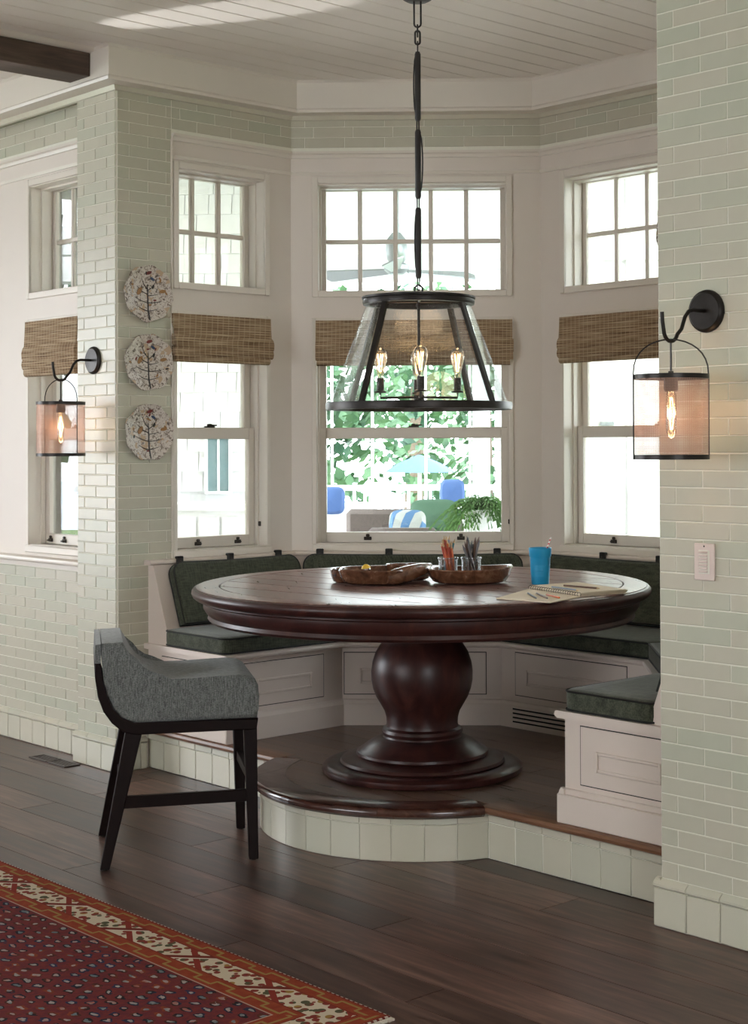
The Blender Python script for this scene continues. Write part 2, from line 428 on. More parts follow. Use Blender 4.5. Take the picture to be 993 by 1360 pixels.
class MB:
    def __init__(s): s.bm = bmesh.new()
    def faces(s, verts, faces):
        vs = [s.bm.verts.new(v) for v in verts]
        out = []
        for f in faces:
            try: out.append(s.bm.faces.new([vs[i] for i in f]))
            except ValueError: pass
        return vs
    def hexa(s, c, bev=0, seg=2):             # eight corners: bottom ring then top ring
        n0 = len(s.bm.verts)
        vs = s.faces(c, [(3, 2, 1, 0), (4, 5, 6, 7), (0, 1, 5, 4), (1, 2, 6, 5), (2, 3, 7, 6), (3, 0, 4, 7)])
        if bev:
            es = set(e for v in vs for e in v.link_edges)
            bmesh.ops.bevel(s.bm, geom=list(es), offset=bev, segments=seg, affect='EDGES', profile=.5)
        return s
    def box(s, x0, x1, y0, y1, z0, z1, bev=0, seg=2):
        return s.hexa([(x0, y0, z0), (x1, y0, z0), (x1, y1, z0), (x0, y1, z0), (x0, y0, z1), (x1, y0, z1), (x1, y1, z1), (x0, y1, z1)], bev, seg)
    def fbox(s, fr, t0, t1, o0, o1, z0, z1, bev=0, seg=2):
        return s.hexa([fr(t0, o1, z0), fr(t1, o1, z0), fr(t1, o0, z0), fr(t0, o0, z0), fr(t0, o1, z1), fr(t1, o1, z1), fr(t1, o0, z1), fr(t0, o0, z1)], bev, seg)
    def loft(s, rings, caps=True, closed=True):
        R_ = [[s.bm.verts.new(v) for v in r] for r in rings]
        n = len(R_[0])
        for a, b in zip(R_, R_[1:]):
            for i in range(n if closed else n-1):
                j = (i+1) % n
                try: s.bm.faces.new((a[i], a[j], b[j], b[i]))
                except ValueError: pass
        if caps:
            for r in (R_[0], R_[-1]):
                try: s.bm.faces.new(r)
                except ValueError: pass
        return s
    def prism(s, pts, z0, z1, bev=0, seg=2):
        vs0 = [s.bm.verts.new((p[0], p[1], z0)) for p in pts]; vs1 = [s.bm.verts.new((p[0], p[1], z1)) for p in pts]
        n = len(pts)
        s.bm.faces.new(vs0[::-1]); top = s.bm.faces.new(vs1)
        for i in range(n):
            j = (i+1) % n; s.bm.faces.new((vs0[i], vs0[j], vs1[j], vs1[i]))
        if bev:
            es = set(e for v in vs0+vs1 for e in v.link_edges)
            bmesh.ops.bevel(s.bm, geom=list(es), offset=bev, segments=seg, affect='EDGES', profile=.5)
        return s
    def lathe(s, prof, c=(0, 0, 0), n=32, frame=None, close=True):
        rings = []
        for r, z in prof:
            ring = []
            for i in range(n):
                a = 2*PI*i/n
                ring.append(Vector((max(r, 1e-5)*math.cos(a), max(r, 1e-5)*math.sin(a), z)))
            if frame is not None: ring = [frame @ v for v in ring]
            else: ring = [v+Vector(c) for v in ring]
            rings.append(ring)
        return s.loft(rings, caps=close)
    def tube(s, pts, r, n=8, caps=True):
        pts = [Vector(p) for p in pts]
        rings = []; nrm = None
        for i, p in enumerate(pts):
            a = pts[max(i-1, 0)]; b = pts[min(i+1, len(pts)-1)]
            t = (b-a).normalized()
            if nrm is None:
                nrm = t.orthogonal().normalized()
            nrm = (nrm - t*nrm.dot(t))
            if nrm.length < 1e-6: nrm = t.orthogonal()
            nrm.normalize(); bi = t.cross(nrm)
            rr = r[i] if isinstance(r, (list, tuple)) else r
            rings.append([p + (nrm*math.cos(2*PI*k/n) + bi*math.sin(2*PI*k/n))*rr for k in range(n)])
        return s.loft(rings, caps)
    def torus(s, c, axis, R0, r, n=28, k=8, sx=1.0):
        c = Vector(c); ax = Vector(axis).normalized(); u = ax.orthogonal().normalized(); w = ax.cross(u)
        rings = []
        for i in range(n+1):
            a = 2*PI*i/n; d = u*math.cos(a)+w*math.sin(a)
            rings.append([c + d*(R0+r*math.cos(2*PI*j/k)) + ax*r*math.sin(2*PI*j/k) for j in range(k)])
        return s.loft(rings, caps=False)
    def build(s, name, mat, parent=None, smooth=True, label=None, cat=None, group=None, kind=None, mod=None):
        bmesh.ops.remove_doubles(s.bm, verts=s.bm.verts[:], dist=1e-6)
        bmesh.ops.recalc_face_normals(s.bm, faces=s.bm.faces[:])
        o0 = world_origin(parent)
        M0 = Matrix.Translation(-o0)
        if parent is not None and any(parent.rotation_euler):
            M0 = Matrix.Rotation(-parent.rotation_euler[2], 4, 'Z') @ M0
        bmesh.ops.transform(s.bm, matrix=M0, verts=s.bm.verts[:])
        me = bpy.data.meshes.new(name); s.bm.to_mesh(me); s.bm.free()
        if smooth:
            me.shade_smooth(); me.set_sharp_from_angle(angle=R(38))
            for p_ in me.polygons:
                if len(p_.vertices) > 10: p_.use_smooth = False
        me.materials.append(M[mat])
        o = link_mesh(name, me, parent)
        return tagset(o, label, cat, group, kind)
def copy_tree(o, parent=None):
    c = o.copy(); COL.objects.link(c)
    if parent is not None: c.parent = parent
    for ch in list(o.children): copy_tree(ch, c)
    return c

FM1 = Fr(-4.0, .08, 0)      # room wall left of the pier (t = x + 4)
FP = Fr(0, 0, 0)            # pier face, t = x
FL = Fr(0, 0, 90)           # left wall of bay, t = y
FC = Fr(0, A, 45)           # left 45 degree wall
FR = Fr(0, YR, 0)           # centre wall of bay, t = x
FD = Fr(W-K, YR, -45)
FE = Fr(W, A, -90)
CL = K*S2

# whole run of wall corners, used for everything that follows the walls with mitred corners
RUN = [Vector(p) for p in ((-4, .08), (-.35, .08), (-.35, 0), (0, 0), (0, A), (K, YR), (W-K, YR), (W, A), (W, 0), (8, 0))]
def run_vertex(i, off):                       # corner i of the run pushed off(segment) out of the walls
    def ln(j):
        a, b = RUN[j], RUN[j+1]; e = (b-a).normalized(); n = Vector((e.y, -e.x))
        return a + n*off(j), e
    if i == 0: return ln(0)[0]
    if i == len(RUN)-1:
        p, e = ln(i-1); return p + e*(RUN[i]-RUN[i-1]).length
    p, e = ln(i-1); q, f = ln(i)
    det = e.x*(-f.y) + f.x*e.y
    if abs(det) < 1e-9: return q
    d = q-p
    s = (d.x*(-f.y) + f.x*d.y)/det
    return p + e*s
def seg_profile(mb, j, prof, start=None, end=None, off=None):
    """sweep a closed (offset, z) profile along segment j; start/end cut it at a distance along the wall"""
    a, b = RUN[j], RUN[j+1]; e = (b-a).normalized()
    r0, r1 = [], []
    for o, z in prof:
        f = (lambda k, o=o: o + (off(k) if off else 0))
        p0, p1 = run_vertex(j, f), run_vertex(j+1, f)
        n = Vector((e.y, -e.x))
        if start is not None: p0 = a + e*start + n*f(j)
        if end is not None: p1 = a + e*end + n*f(j)
        r0.append((p0.x, p0.y, z)); r1.append((p1.x, p1.y, z))
    mb.loft([r0, r1], True)
    return mb

# ---------------------------------------------------------------- floor
fl = MB().box(-4.2, 8.2, -7.2, .6, -.06, -.007).build('floor', 'floor', None, kind='structure')
y = -6.9; i = 0
widths = [.19, .165, .21, .18, .15, .205, .175]
while y < .16:
    w = widths[i % 7]; y1 = min(y+w, .165)
    x = -4.1 + random.uniform(-1.2, 0)
    while x < 8.0:
        L_ = random.uniform(1.5, 3.0)
        if y > -3.6 or True:
            x0, x1 = max(x, -4.1), min(x+L_, 8.05)
            if x1-x0 > .05 and not (y < -3.7 and L_ < 0):
                g = .0016
                MB().box(x0+g, x1-g, y+g, y1-g, -.007, 0).build('plank', 'floor', fl, smooth=False)
        x += L_
    y += w; i += 1

# ---------------------------------------------------------------- ceiling of painted boards
ce = MB().box(-4.2, 8.2, -7.2, 2.3, CEIL+.004, CEIL+.08).build('ceiling', 'paint_ceiling', None, kind='structure')
x = -2.4; me0 = None
while x < 6.2:
    if me0 is None:
        b = MB().box(-.0655, .0655, -5.0, 2.2, CEIL-.012, CEIL+.004, .004, 1)
        o = b.build('ceiling_board', 'paint_ceiling', ce); me0 = o.data; o.location.x = x
    else: link_mesh('ceiling_board', me0, ce, (x, 0, 0))
    x += .135
CZ = CEIL-.012

# ---------------------------------------------------------------- walls
TH = .24
def wall_with_hole(name, fr, t0, t1, holes, z0=0.0, z1=CEIL+.05, mat='paint', th=.185):
    mb = MB()
    if not holes: mb.fbox(fr, t0, t1, -th, 0, z0, z1)
    else:
        h0, h1 = holes[0][0], holes[0][1]
        mb.fbox(fr, t0, h0, -th, 0, z0, z1); mb.fbox(fr, h1, t1, -th, 0, z0, z1)
        z = z0
        for (a, b, c, d) in sorted(holes, key=lambda q: q[2]):
            mb.fbox(fr, h0, h1, -th, 0, z, c); z = d
        mb.fbox(fr, h0, h1, -th, 0, z, z1)
    return mb.build(name, mat, None, smooth=False, kind='structure')
TR0, TR1 = 2.340, 2.910          # transom opening
LO0, LO1 = 1.030, 2.20           # sash window opening
WIN = {}                         # glass extents along each wall
GM = (-.94+4, -.455+4); GL = (.373, .842); GC = (.171, 1.095); GR = (1.123, 2.10)
def holes(g): return [(g[0]-.045, g[1]+.045, LO0, LO1), (g[0]-.045, g[1]+.045, TR0, TR1)]
wM = wall_with_hole('wall_front_left', FM1, 0, 3.65, holes(GM))
wP = MB().box(-.35, 0, 0, .32, 0, CEIL+.05).build('wall_pier_left', 'paint', None, smooth=False, kind='structure')
wL = wall_with_hole('wall_left', FL, .295, A+.06, holes(GL))
wC = wall_with_hole('wall_back_left', FC, -.08, CL+.08, holes(GC))
wR = wall_with_hole('wall_back', FR, K-.05, W-K+.05, holes(GR))
wD = wall_with_hole('wall_back_right', FD, -.08, CL+.08, [])
wE = wall_with_hole('wall_right', FE, -.06, A-.01, [])
wF = wall_with_hole('wall_front_right', Fr(W, 0, 0), 0, 4.8, [])
# the rest of the room, behind and beside the camera, with openings added and sized to let light in
b = MB()
b.box(-4.2, -4.0, -7.2, .1, 0, .65); b.box(-4.2, -4.0, -7.2, .1, 2.85, 3.5); b.box(-4.2, -4.0, -7.2, -4.7, .65, 2.85); b.box(-4.2, -4.0, -1.9, .1, .65, 2.85)
b.build('wall_far_left', 'rear_wall', None, smooth=False, kind='structure')
b = MB()
b.box(-4.2, 8.2, -7.2, -7.0, 0, .9); b.box(-4.2, 8.2, -7.2, -7.0, 2.3, 3.5); b.box(-4.2, .4, -7.2, -7.0, .9, 2.6); b.box(3.2, 8.2, -7.2, -7.0, .9, 2.6)
b.build('wall_rear', 'rear_wall', None, smooth=False, kind='structure')
b = MB()
b.box(8.0, 8.2, -7.2, .1, 0, .85); b.box(8.0, 8.2, -7.2, .1, 2.95, 3.5); b.box(8.0, 8.2, -7.2, -4.1, .85, 2.95); b.box(8.0, 8.2, -2.5, .1, .85, 2.95)
b.build('wall_far_right', 'rear_wall', None, smooth=False, kind='structure')

# ---------------------------------------------------------------- wall tiles, one object each
PZ, TL = .0545, .208
tile_cache = {}
def tile_mesh(w, h=.0510, mat='tile', d=.009):
    key = (round(w, 3), round(h, 3), mat)
    if key not in tile_cache:
        w, h = key[0], key[1]
        e = .0022
        b = MB()
        vs = [(-w/2, 0, -h/2), (w/2, 0, -h/2), (w/2, 0, h/2), (-w/2, 0, h/2),
              (-w/2, -d+.002, -h/2), (w/2, -d+.002, -h/2), (w/2, -d+.002, h/2), (-w/2, -d+.002, h/2),
              (-w/2+e, -d, -h/2+e), (w/2-e, -d, -h/2+e), (w/2-e, -d, h/2-e), (-w/2+e, -d, h/2-e)]
        b.faces(vs, [(0, 1, 5, 4), (1, 2, 6, 5), (2, 3, 7, 6), (3, 0, 4, 7), (4, 5, 9, 8), (5, 6, 10, 9), (6, 7, 11, 10), (7, 4, 8, 11), (8, 9, 10, 11)])
        bmesh.ops.recalc_face_normals(b.bm, faces=b.bm.faces[:])
        me = bpy.data.meshes.new('tile'); b.bm.to_mesh(me); b.bm.free()
        me.materials.append(M[mat]); tile_cache[key] = me
    return tile_cache[key]
def tiles(parent, fr, t0, t1, z0, z1, o=.0, phase=(.066, .171), g=.0035, skip=None):
    n = int((z1-z0)/PZ+1e-3)
    for c in range(n):
        zc = .155 + PZ*(round((z0-.155)/PZ)+c) + PZ/2
        ph = phase[int(round((z0-.155)/PZ)+c) % 2]
        edges = [t0]
        t = t0+ph
        while t < t1-.02:
            if t > t0+.02: edges.append(t)
            t += TL
        edges.append(t1)
        for a, b in zip(edges, edges[1:]):
            w = b-a-g
            if w < .012: continue
            mid = (a+b)/2
            p = fr(mid, o, zc)
            link_mesh('tile', tile_mesh(w), parent, (p.x, p.y, p.z+random.uniform(-.0004, .0004)), (random.uniform(-.006, .006), 0, fr.a+random.uniform(-.004, .004)))
TOPZ = .155+PZ*57     # top of the full height tiling
def grout(fr, t0, t1, z0, z1, parent, o=.003):
    MB().fbox(fr, t0, t1, 0.0005, o, z0, z1).build('grout_bed', 'grout', parent, smooth=False)
OB = .0052
# pier, both faces; the thin bullnose at the corner
grout(FP, -.35, .0, .14, 3.30, wP, .006); grout(FL, .0, .305, .14, 3.30, wP, .006)
tiles(wP, FP, -.35, .001, .155, 3.27)
grout(Fr(W, 0, 0), 0, 4.7, .14, 3.30, wF, .006)
tiles(wF, Fr(W, 0, 0), -.001, .95, .155, 3.27)
grout(FM1, 0, 3.65, .14, .955, wM, .006); grout(FM1, 0, 3.65, 3.075, 3.31, wM, .006)
tiles(wM, FM1, 2.05, 3.643, .155, .95, phase=(.10, .0))
tiles(wM, FM1, 2.05, 3.643, .155+PZ*54, 3.33, phase=(.10, .0))
tiles(wL, FL, -.001, .305, .155, 3.27, phase=(.171, .066))
tiles(wL, FL, .305, A, .155+PZ*54, 3.30, phase=(.15, .05))
grout(FL, .305, A, 3.075, 3.31, wL, .006)
grout(FC, 0, CL, 3.075, 3.31, wC, .006); tiles(wC, FC, .0, CL, .155+PZ*54, 3.30, phase=(.075, .12))
grout(FR, K, W-K, 3.075, 3.31, wR, .006); tiles(wR, FR, K, W-K, .155+PZ*54, 3.30, phase=(.12, .04))
grout(FD, 0, CL, 1.0, 3.31, wD, .006)
tiles(wD, FD, 0.0, CL, .155+PZ*54, 3.30)
grout(FE, 0, A, .14, 3.31, wE, .006)
tiles(wE, FE, A-.31, A+.001, .155, 3.27, phase=(.066, .171))

# ---------------------------------------------------------------- crown, frieze and other mitred trims
def trim(name, prof, segs, mat='paint_trim', off=None, cuts={}):
    mb = MB()
    for j in segs:
        seg_profile(mb, j, prof, *(cuts.get(j, (None, None))), off=off)
    return mb.build(name, mat, None, kind='structure')
ALL = list(range(9))
JOG = lambda k: .08 if k == 0 else 0
trim('trim_1', [(0, 3.262), (.116, 3.262), (.120, 3.275), (.112, 3.285), (.112, CZ-.012), (.124, CZ), (0, CZ)], ALL, off=JOG)
trim('trim_2', [(.006, 3.240), (.022, 3.242), (.034, 3.262), (.006, 3.262)], ALL, 'tile_base', off=JOG)
trim('trim_3', [(.0, 3.045), (.014, 3.045), (.018, 3.060), (.030, 3.066), (.030, 3.078), (.0, 3.080)], [0, 3, 4, 5, 6], cuts={3: (.305, None), 0: (0.0, 3.65)})
trim('trim_4', [(0, 2.958), (.010, 2.958), (.016, 2.972), (0, 2.976)], [0, 3, 4, 5, 6], cuts={3: (.305, None), 0: (0.0, 3.65)})
# edge strip closing the white boarding against the tiles
MB().fbox(FL, .298, .308, 0, .016, .99, 3.05, .002, 1).build('trim_5', 'paint_trim', None, kind='structure')
# sill board on the room wall
MB().fbox(FM1, 0, 3.65, -.02, .075, .952, .976, .008).fbox(FM1, 0, 3.65, 0, .02, .925, .952).build('trim_6', 'paint_trim', None, kind='structure')
# vertical panel joint left of the far window
MB().fbox(FM1, 2.62, 2.675, 0, .012, .976, 2.96, .003, 1).build('trim_7', 'paint_trim', None, kind='structure')

# base tiles with a rounded cap
BT = .131
def base_tiles(name, fr, t0, t1, cap0, cap1, proud=.02):
    root = MB().fbox(fr, t0, t1, 0.001, proud-.003, 0, .122).build(name, 'grout', None, smooth=False, kind='structure')
    t = t0
    while t < t1-.01:
        e = min(t+BT, t1)
        MB().fbox(fr, t+.0012, e-.0012, proud-.006, proud+.004, .002, .124, .003, 1).build('base_tile', 'tile_base', root)
        p = [fr(0, o, z) for o, z in ((0, .126), (proud+.002, .126), (proud+.007, .131), (proud+.007, .138), (proud+.001, .145), (proud-.010, .153), (0, .155))]
        MB().loft([[q+fr.e*(t+.0012) for q in p], [q+fr.e*(e-.0012) for q in p]]).build('cap_tile', 'tile_base', root)
        t = e
base_tiles('baseboard_front_left', FM1, 1.25, 3.63, 0, 0)
base_tiles('baseboard_pier_left', FP, -.374, .024, 0, 0)
base_tiles('baseboard_left', FL, -.018, .150, 0, 0)
base_tiles('baseboard_front_right', Fr(W, 0, 0), -.024, 2.2, 0, 0)
base_tiles('baseboard_right', FE, A-.150, A+.018, 0, 0)

# ceiling beam running into the room wall, with painted crown above it
b = MB().box(-.232, -.050, -3.4, -.112, 3.300, 3.412, .004, 1)
bm_ = b.build('ceiling_beam', 'beam_wood', None, label='dark rough-sawn wooden beam running along the ceiling at top left', cat='beam')
b = MB()
p = [(-.050, 3.412), (-.018, 3.414), (-.004, 3.424), (.012, CZ), (-.294, CZ), (-.278, 3.424), (-.264, 3.414), (-.232, 3.412)]
b.loft([[(x, -.112, z) for x, z in p], [(x, -3.4, z) for x, z in p]])
b.build('trim_8', 'paint_trim', None, kind='structure')

# ---------------------------------------------------------------- windows
def frame4(mb, fr, t0, t1, z0, z1, o0, o1, wl, wr, wb, wt, bev=.003):
    mb.fbox(fr, t0, t0+wl, o0, o1, z0, z1, bev, 1); mb.fbox(fr, t1-wr, t1, o0, o1, z0, z1, bev, 1)
    mb.fbox(fr, t0+wl-.001, t1-wr+.001, o0+.0006, o1-.0006, z0, z0+wb, bev, 1); mb.fbox(fr, t0+wl-.001, t1-wr+.001, o0+.0006, o1-.0006, z1-wt, z1, bev, 1)
def transom(name, fr, g, cols):
    root = thing(name, fr(g[0], 0, TR0), kind='structure')
    c0, c1 = g[0]-.06, g[1]+.06
    mb = MB(); frame4(mb, fr, c0, c1, TR0-.022, TR1+.036, .0, .014, .032, .032, .034, .034)
    frame4(mb, fr, g[0]-.046, g[1]+.046, TR0, TR1+.001, -.182, .006, .018, .018, .006, .006, 0)
    frame4(mb, fr, g[0]-.032, g[1]+.032, TR0+.002, TR1-.002, -.115, -.06, .012, .012, .004, .012, 0)
    mb.build('casing', 'paint_trim', root)
    z0, z1 = 2.355, 2.895
    mb = MB(); frame4(mb, fr, g[0]-.03, g[1]+.03, z0-.015, z1+.014, -.168, -.128, .03, .03, .015, .014)
    sash = mb.build('sash', 'paint_trim', root)
    p = (g[1]-g[0]+.016)/cols
    for k in range(1, cols):
        t = g[0]-.008+p*k
        MB().fbox(fr, t-.0115, t+.0115, -.160, -.134, z0, z1, .004, 1).build('muntin', 'paint_trim', sash)
    zm = (z0+z1)/2
    MB().fbox(fr, g[0], g[1], -.1595, -.1345, zm-.0115, zm+.0115, .004, 1).build('muntin', 'paint_trim', sash)
    for k in range(cols):
        ta, tb = g[0]-.008+p*k+.010, g[0]-.008+p*(k+1)-.010
        for za, zb in ((z0, zm-.010), (zm+.010, z1)):
            MB().fbox(fr, max(ta, g[0]), min(tb, g[1]), -.149, -.146, za, zb).build('pane', 'pane', sash, smooth=False)
    return root
def lift(mb, fr, t, z, o):
    mb.fbox(fr, t-.020, t+.020, o, o+.006, z-.014, z+.004, .002, 1)
    mb.fbox(fr, t-.014, t+.014, o+.004, o+.020, z-.010, z-.002, .003, 1)
    mb.fbox(fr, t-.010, t+.010, o, o+.008, z+.004, z+.018, .003, 1)
def double_hung(name, fr, g, lifts):
    root = thing(name, fr(g[0], 0, LO0), kind='structure')
    a, b = g[0]-.045, g[1]+.045
    mb = MB(); frame4(mb, fr, a-.018, b+.018, LO0-.01, LO1+.01, .0, .012, .024, .024, .012, .02)
    frame4(mb, fr, a-.001, b+.001, LO0-.001, LO1, -.182, .004, .006, .006, .006, .006, 0)
    frame4(mb, fr, a+.004, b-.004, LO0+.001, LO1-.004, -.085, -.060, .010, .010, .004, .010, 0)
    mb.fbox(fr, a-.018, b+.018, -.0, .022, LO0-.036, LO0+.002, .005, 1)
    mb.build('casing', 'paint_trim', root)
    # upper sash
    mb = MB(); frame4(mb, fr, a+.006, b-.006, 1.596, LO1-.004, -.170, -.132, .037, .037, .040, .05)
    us = mb.build('upper_sash', 'paint_trim', root)
    MB().fbox(fr, a+.04, b-.04, -.153, -.149, 1.63, 2.16).build('pane', 'pane', us, smooth=False)
    # lower sash
    mb = MB(); frame4(mb, fr, a+.004, b-.004, LO0+.004, 1.638, -.128, -.089, .043, .043, .054, .058)
    ls = mb.build('lower_sash', 'paint_trim', root)
    MB().fbox(fr, a+.045, b-.045, -.112, -.108, 1.086, 1.584).build('pane', 'pane', ls, smooth=False)
    for t in lifts:
        mb = MB(); lift(mb, fr, t, 1.060, -.089); mb.build('sash_lift', 'bronze', ls)
    m_ = (g[0]+g[1])/2
    mb = MB(); mb.fbox(fr, m_-.028, m_+.028, -.122, -.096, 1.638, 1.646, .003, 1)
    mb.fbox(fr, m_-.005, m_+.045, -.117, -.102, 1.646, 1.654, .003, 1); mb.fbox(fr, m_-.012, m_+.012, -.12, -.1, 1.645, 1.658, .004, 1)
    mb.build('sash_lock', 'bronze', ls)
    mb = MB(); mb.fbox(fr, b-.012, b-.002, -.07, -.045, 1.13, 1.155, .003, 1); mb.build('stop_block', 'bronze', ls)
transom('window_1', FM1, GM, 3); double_hung('window_2', FM1, GM, (3.08, 3.22))
transom('window_3', FL, GL, 3); double_hung('window_4', FL, GL, (.52, .765))
transom('window_5', FC, GC, 5); double_hung('window_6', FC, GC, (.39, .88))
transom('window_7', FR, GR, 5); double_hung('window_8', FR, GR, (1.33, 1.88))

# ---------------------------------------------------------------- woven shades
def shade(fr, t0, t1, label, zt=2.195, zb=1.955, knob=None):
    h = (zt-zb)/.24
    root = thing('woven_shade', fr((t0+t1)/2, 0, zb), label, 'window shade', 'woven roman shades on the bay windows')
    def strip(name, prof, a=0, b=0):
        mb = MB(); p = [fr(0, o, zt-(2.195-z)*h) for o, z in prof]
        mb.loft([[q+fr.e*(t0+a) for q in p], [q+fr.e*(t1+b) for q in p]]); mb.build(name, 'woven', root)
    strip('headrail_valance', [(.016, 2.195), (.034, 2.195), (.036, 2.150), (.040, 2.10), (.042, 2.065), (.036, 2.065), (.030, 2.12), (.016, 2.15)])
    strip('fold', [(.016, 2.095), (.040, 2.090), (.050, 2.078), (.056, 2.060), (.054, 2.036), (.046, 2.026), (.03, 2.030), (.016, 2.05)], .0, .006)
    strip('fold', [(.016, 2.035), (.042, 2.036), (.052, 2.026), (.056, 2.010), (.052, 1.994), (.042, 1.986), (.016, 1.99)], .0, .003)
    strip('fold', [(.014, 2.0), (.036, 2.0), (.046, 1.990), (.048, 1.972), (.042, 1.962), (.03, 1.958), (.014, 1.962)], .006, -.012)
    return root
shade(FL, .298, .890, 'brown woven grass shade on the bay window beside the wall plates')
shade(FC, .131, 1.153, 'brown woven grass shade on the centre window, behind the glass pendant')
shade(FR, 1.078, 2.150, 'brown woven grass shade on the window behind the right wall lantern')
shade(FM1, -.97+4, -.445+4, 'paler woven grass shade on the far left window, behind the left wall lantern', 2.197, 1.905)

# ---------------------------------------------------------------- platform
CR = .668
dy = .170                                # riser line
half = math.sqrt(CR**2-(TY-dy)**2)
def plat_outline(r, yl):
    h = math.sqrt(r*r-(TY-yl)**2); a0 = math.atan2(yl-TY, -h); a1 = math.atan2(yl-TY, h)
    n = 40
    return [(TX+r*math.cos(a0+(a1-a0)*i/n), TY+r*math.sin(a0+(a1-a0)*i/n)) for i in range(n+1)], h
arc, _ = plat_outline(CR-.012, dy+.01)
pts = [(0.0, dy+.01)] + arc + [(W, dy+.01), (W, A), (W-K, YR), (K, YR), (0, A)]
plat = MB().prism(pts, 0, PLAT-.016).build('floor_platform', 'platform_wood', None, smooth=False, kind='structure')
# platform boards, clipped to the raised outline (boards run along x)
def clip_row(y0, y1, inset):
    """x extent of the platform between two y's"""
    ym = (y0+y1)/2
    def xr(yv):
        if yv <= A: return (0, W)
        return (yv-A, W-(yv-A))
    return xr(y0), xr(y1)
rb = .600                                    # inner radius of the curved border board
y = dy+.012; k = 0
ys = [y]
while y < YR-.001:
    y = min(y+.127, YR); ys.append(y)
for y0, y1 in zip(ys, ys[1:]):
    (a0, b0), (a1, b1) = clip_row(y0, y1, 0)
    cuts = [0] + sorted(random.uniform(.3, 3.0) for _ in range(2)) + [W]
    for c0, c1 in zip(cuts, cuts[1:]):
        q = [(max(c0, a0), y0), (min(c1, b0), y0), (min(c1, b1), y1), (max(c0, a1), y1)]
        if q[1][0]-q[0][0] < .02 or q[2][0]-q[3][0] < .02: continue
        g = .001
        MB().hexa([(q[0][0]+g, y0+g, PLAT-.014), (q[1][0]-g, y0+g, PLAT-.014), (q[2][0]-g, y1-g, PLAT-.014), (q[3][0]+g, y1-g, PLAT-.014),
                   (q[0][0]+g, y0+g, PLAT), (q[1][0]-g, y0+g, PLAT), (q[2][0]-g, y1-g, PLAT), (q[3][0]+g, y1-g, PLAT)]).build('plank', 'platform_wood', plat, smooth=False)
# front half-moon boards inside the curved border
y = dy+.010
while y > TY-rb:
    y0 = max(y-.127, TY-rb+.004)
    if y-y0 < .02: break
    P_ = []
    for yy in (y0, y0+(y-y0)*.33, y0+(y-y0)*.66, y):
        h = math.sqrt(max(rb*rb-(TY-yy)**2, 1e-4)); P_.append((h, yy))
    poly = [(TX-h, yy) for h, yy in P_[::-1]] + [(TX+h, yy) for h, yy in P_]
    MB().prism([(px, py) for px, py in poly], PLAT-.014, PLAT-.0004).build('plank', 'platform_wood', plat, smooth=False)
    y = y0-.0015
# curved border with bullnose, and straight nosings
def nose_prof():
    return [(-.105, PLAT+.001), (.018, PLAT+.001), (.029, PLAT-.004), (.035, PLAT-.015), (.033, PLAT-.028), (.022, PLAT-.038), (-.012, PLAT-.040), (-.105, PLAT-.040)]
yn = .145
h = math.sqrt((CR+.0)**2-(TY-yn)**2)
a0 = math.atan2(yn-TY, -h); a1 = math.atan2(yn-TY, h)
if a0 > 0: a0 -= 2*PI
if a1 > 0: a1 -= 2*PI
for s_ in range(4):
    b0, b1 = a0+(a1-a0)*s_/4, a0+(a1-a0)*(s_+1)/4
    rings = []
    for i in range(13):
        a = b0+(b1-b0)*i/12 + (.0015 if i == 0 else 0)
        rings.append([(TX+(CR+o)*math.cos(a), TY+(CR+o)*math.sin(a), z) for o, z in nose_prof()])
    MB().loft(rings).build('curved_nosing', 'bump_wood', plat)
def straight_nose(x0, x1):
    pr = [(.075, PLAT+.0006), (-.008, PLAT+.0006), (-.022, PLAT-.004), (-.028, PLAT-.014), (-.025, PLAT-.024), (-.012, PLAT-.031), (.01, PLAT-.032), (.075, PLAT-.032)]
    MB().loft([[(x0, dy-.012+o, z) for o, z in pr], [(x1, dy-.012+o, z) for o, z in pr]]).build('nosing', 'nosing_wood', plat)
straight_nose(0.012, TX-h-.004); straight_nose(TX+h+.004, W-.012)
# riser tiles
def riser_piece(p0, p1, n):
    e = (Vector(p1)-Vector(p0)); L_ = e.length
    f = Fr(p0[0], p0[1], math.degrees(math.atan2(e.y, e.x)))
    k = max(1, round(L_/n)); w = L_/k
    for i in range(k):
        MB().fbox(f, i*w+.0014, (i+1)*w-.0014, -.008, 0, .001, .135, .0025, 1).build('riser_tile', 'tile_base', plat)
        MB().fbox(f, i*w+.0014, (i+1)*w-.0014, -.008, .004, .138, PLAT-.034, .0025, 1).build('riser_tile', 'tile_base', plat)
riser_piece((.0, dy), (TX-half, dy), .131)
riser_piece((TX+half, dy), (W, dy), .131)
a0 = math.atan2(dy-TY, -half); a1 = math.atan2(dy-TY, half)
nt = 13
for i in range(nt):
    b0, b1 = a0+(a1-a0)*i/nt, a0+(a1-a0)*(i+1)/nt
    for z0, z1, pr in ((.001, .135, 0), (.138, PLAT-.036, .004)):
        rings = []
        for k in range(5):
            a = b0+.0018+(b1-b0-.0036)*k/4
            rings.append([(TX+r_*math.cos(a), TY+r_*math.sin(a), z) for r_, z in ((CR-.01, z0), (CR+pr-.002, z0), (CR+pr, z0+.002), (CR+pr, z1-.002), (CR+pr-.002, z1), (CR-.01, z1))])
        MB().loft(rings).build('riser_tile', 'tile_base', plat)
b = MB()
for r_ in (CR-.004,):
    arc2 = [(TX+r_*math.cos(a0+(a1-a0)*i/40), TY+r_*math.sin(a0+(a1-a0)*i/40)) for i in range(41)]
    b.prism([(0, dy+.005), *arc2, (W, dy+.005), (W, dy+.03), (0, dy+.03)], 0.0, PLAT-.03)
b.build('grout_bed', 'grout', plat, smooth=False)

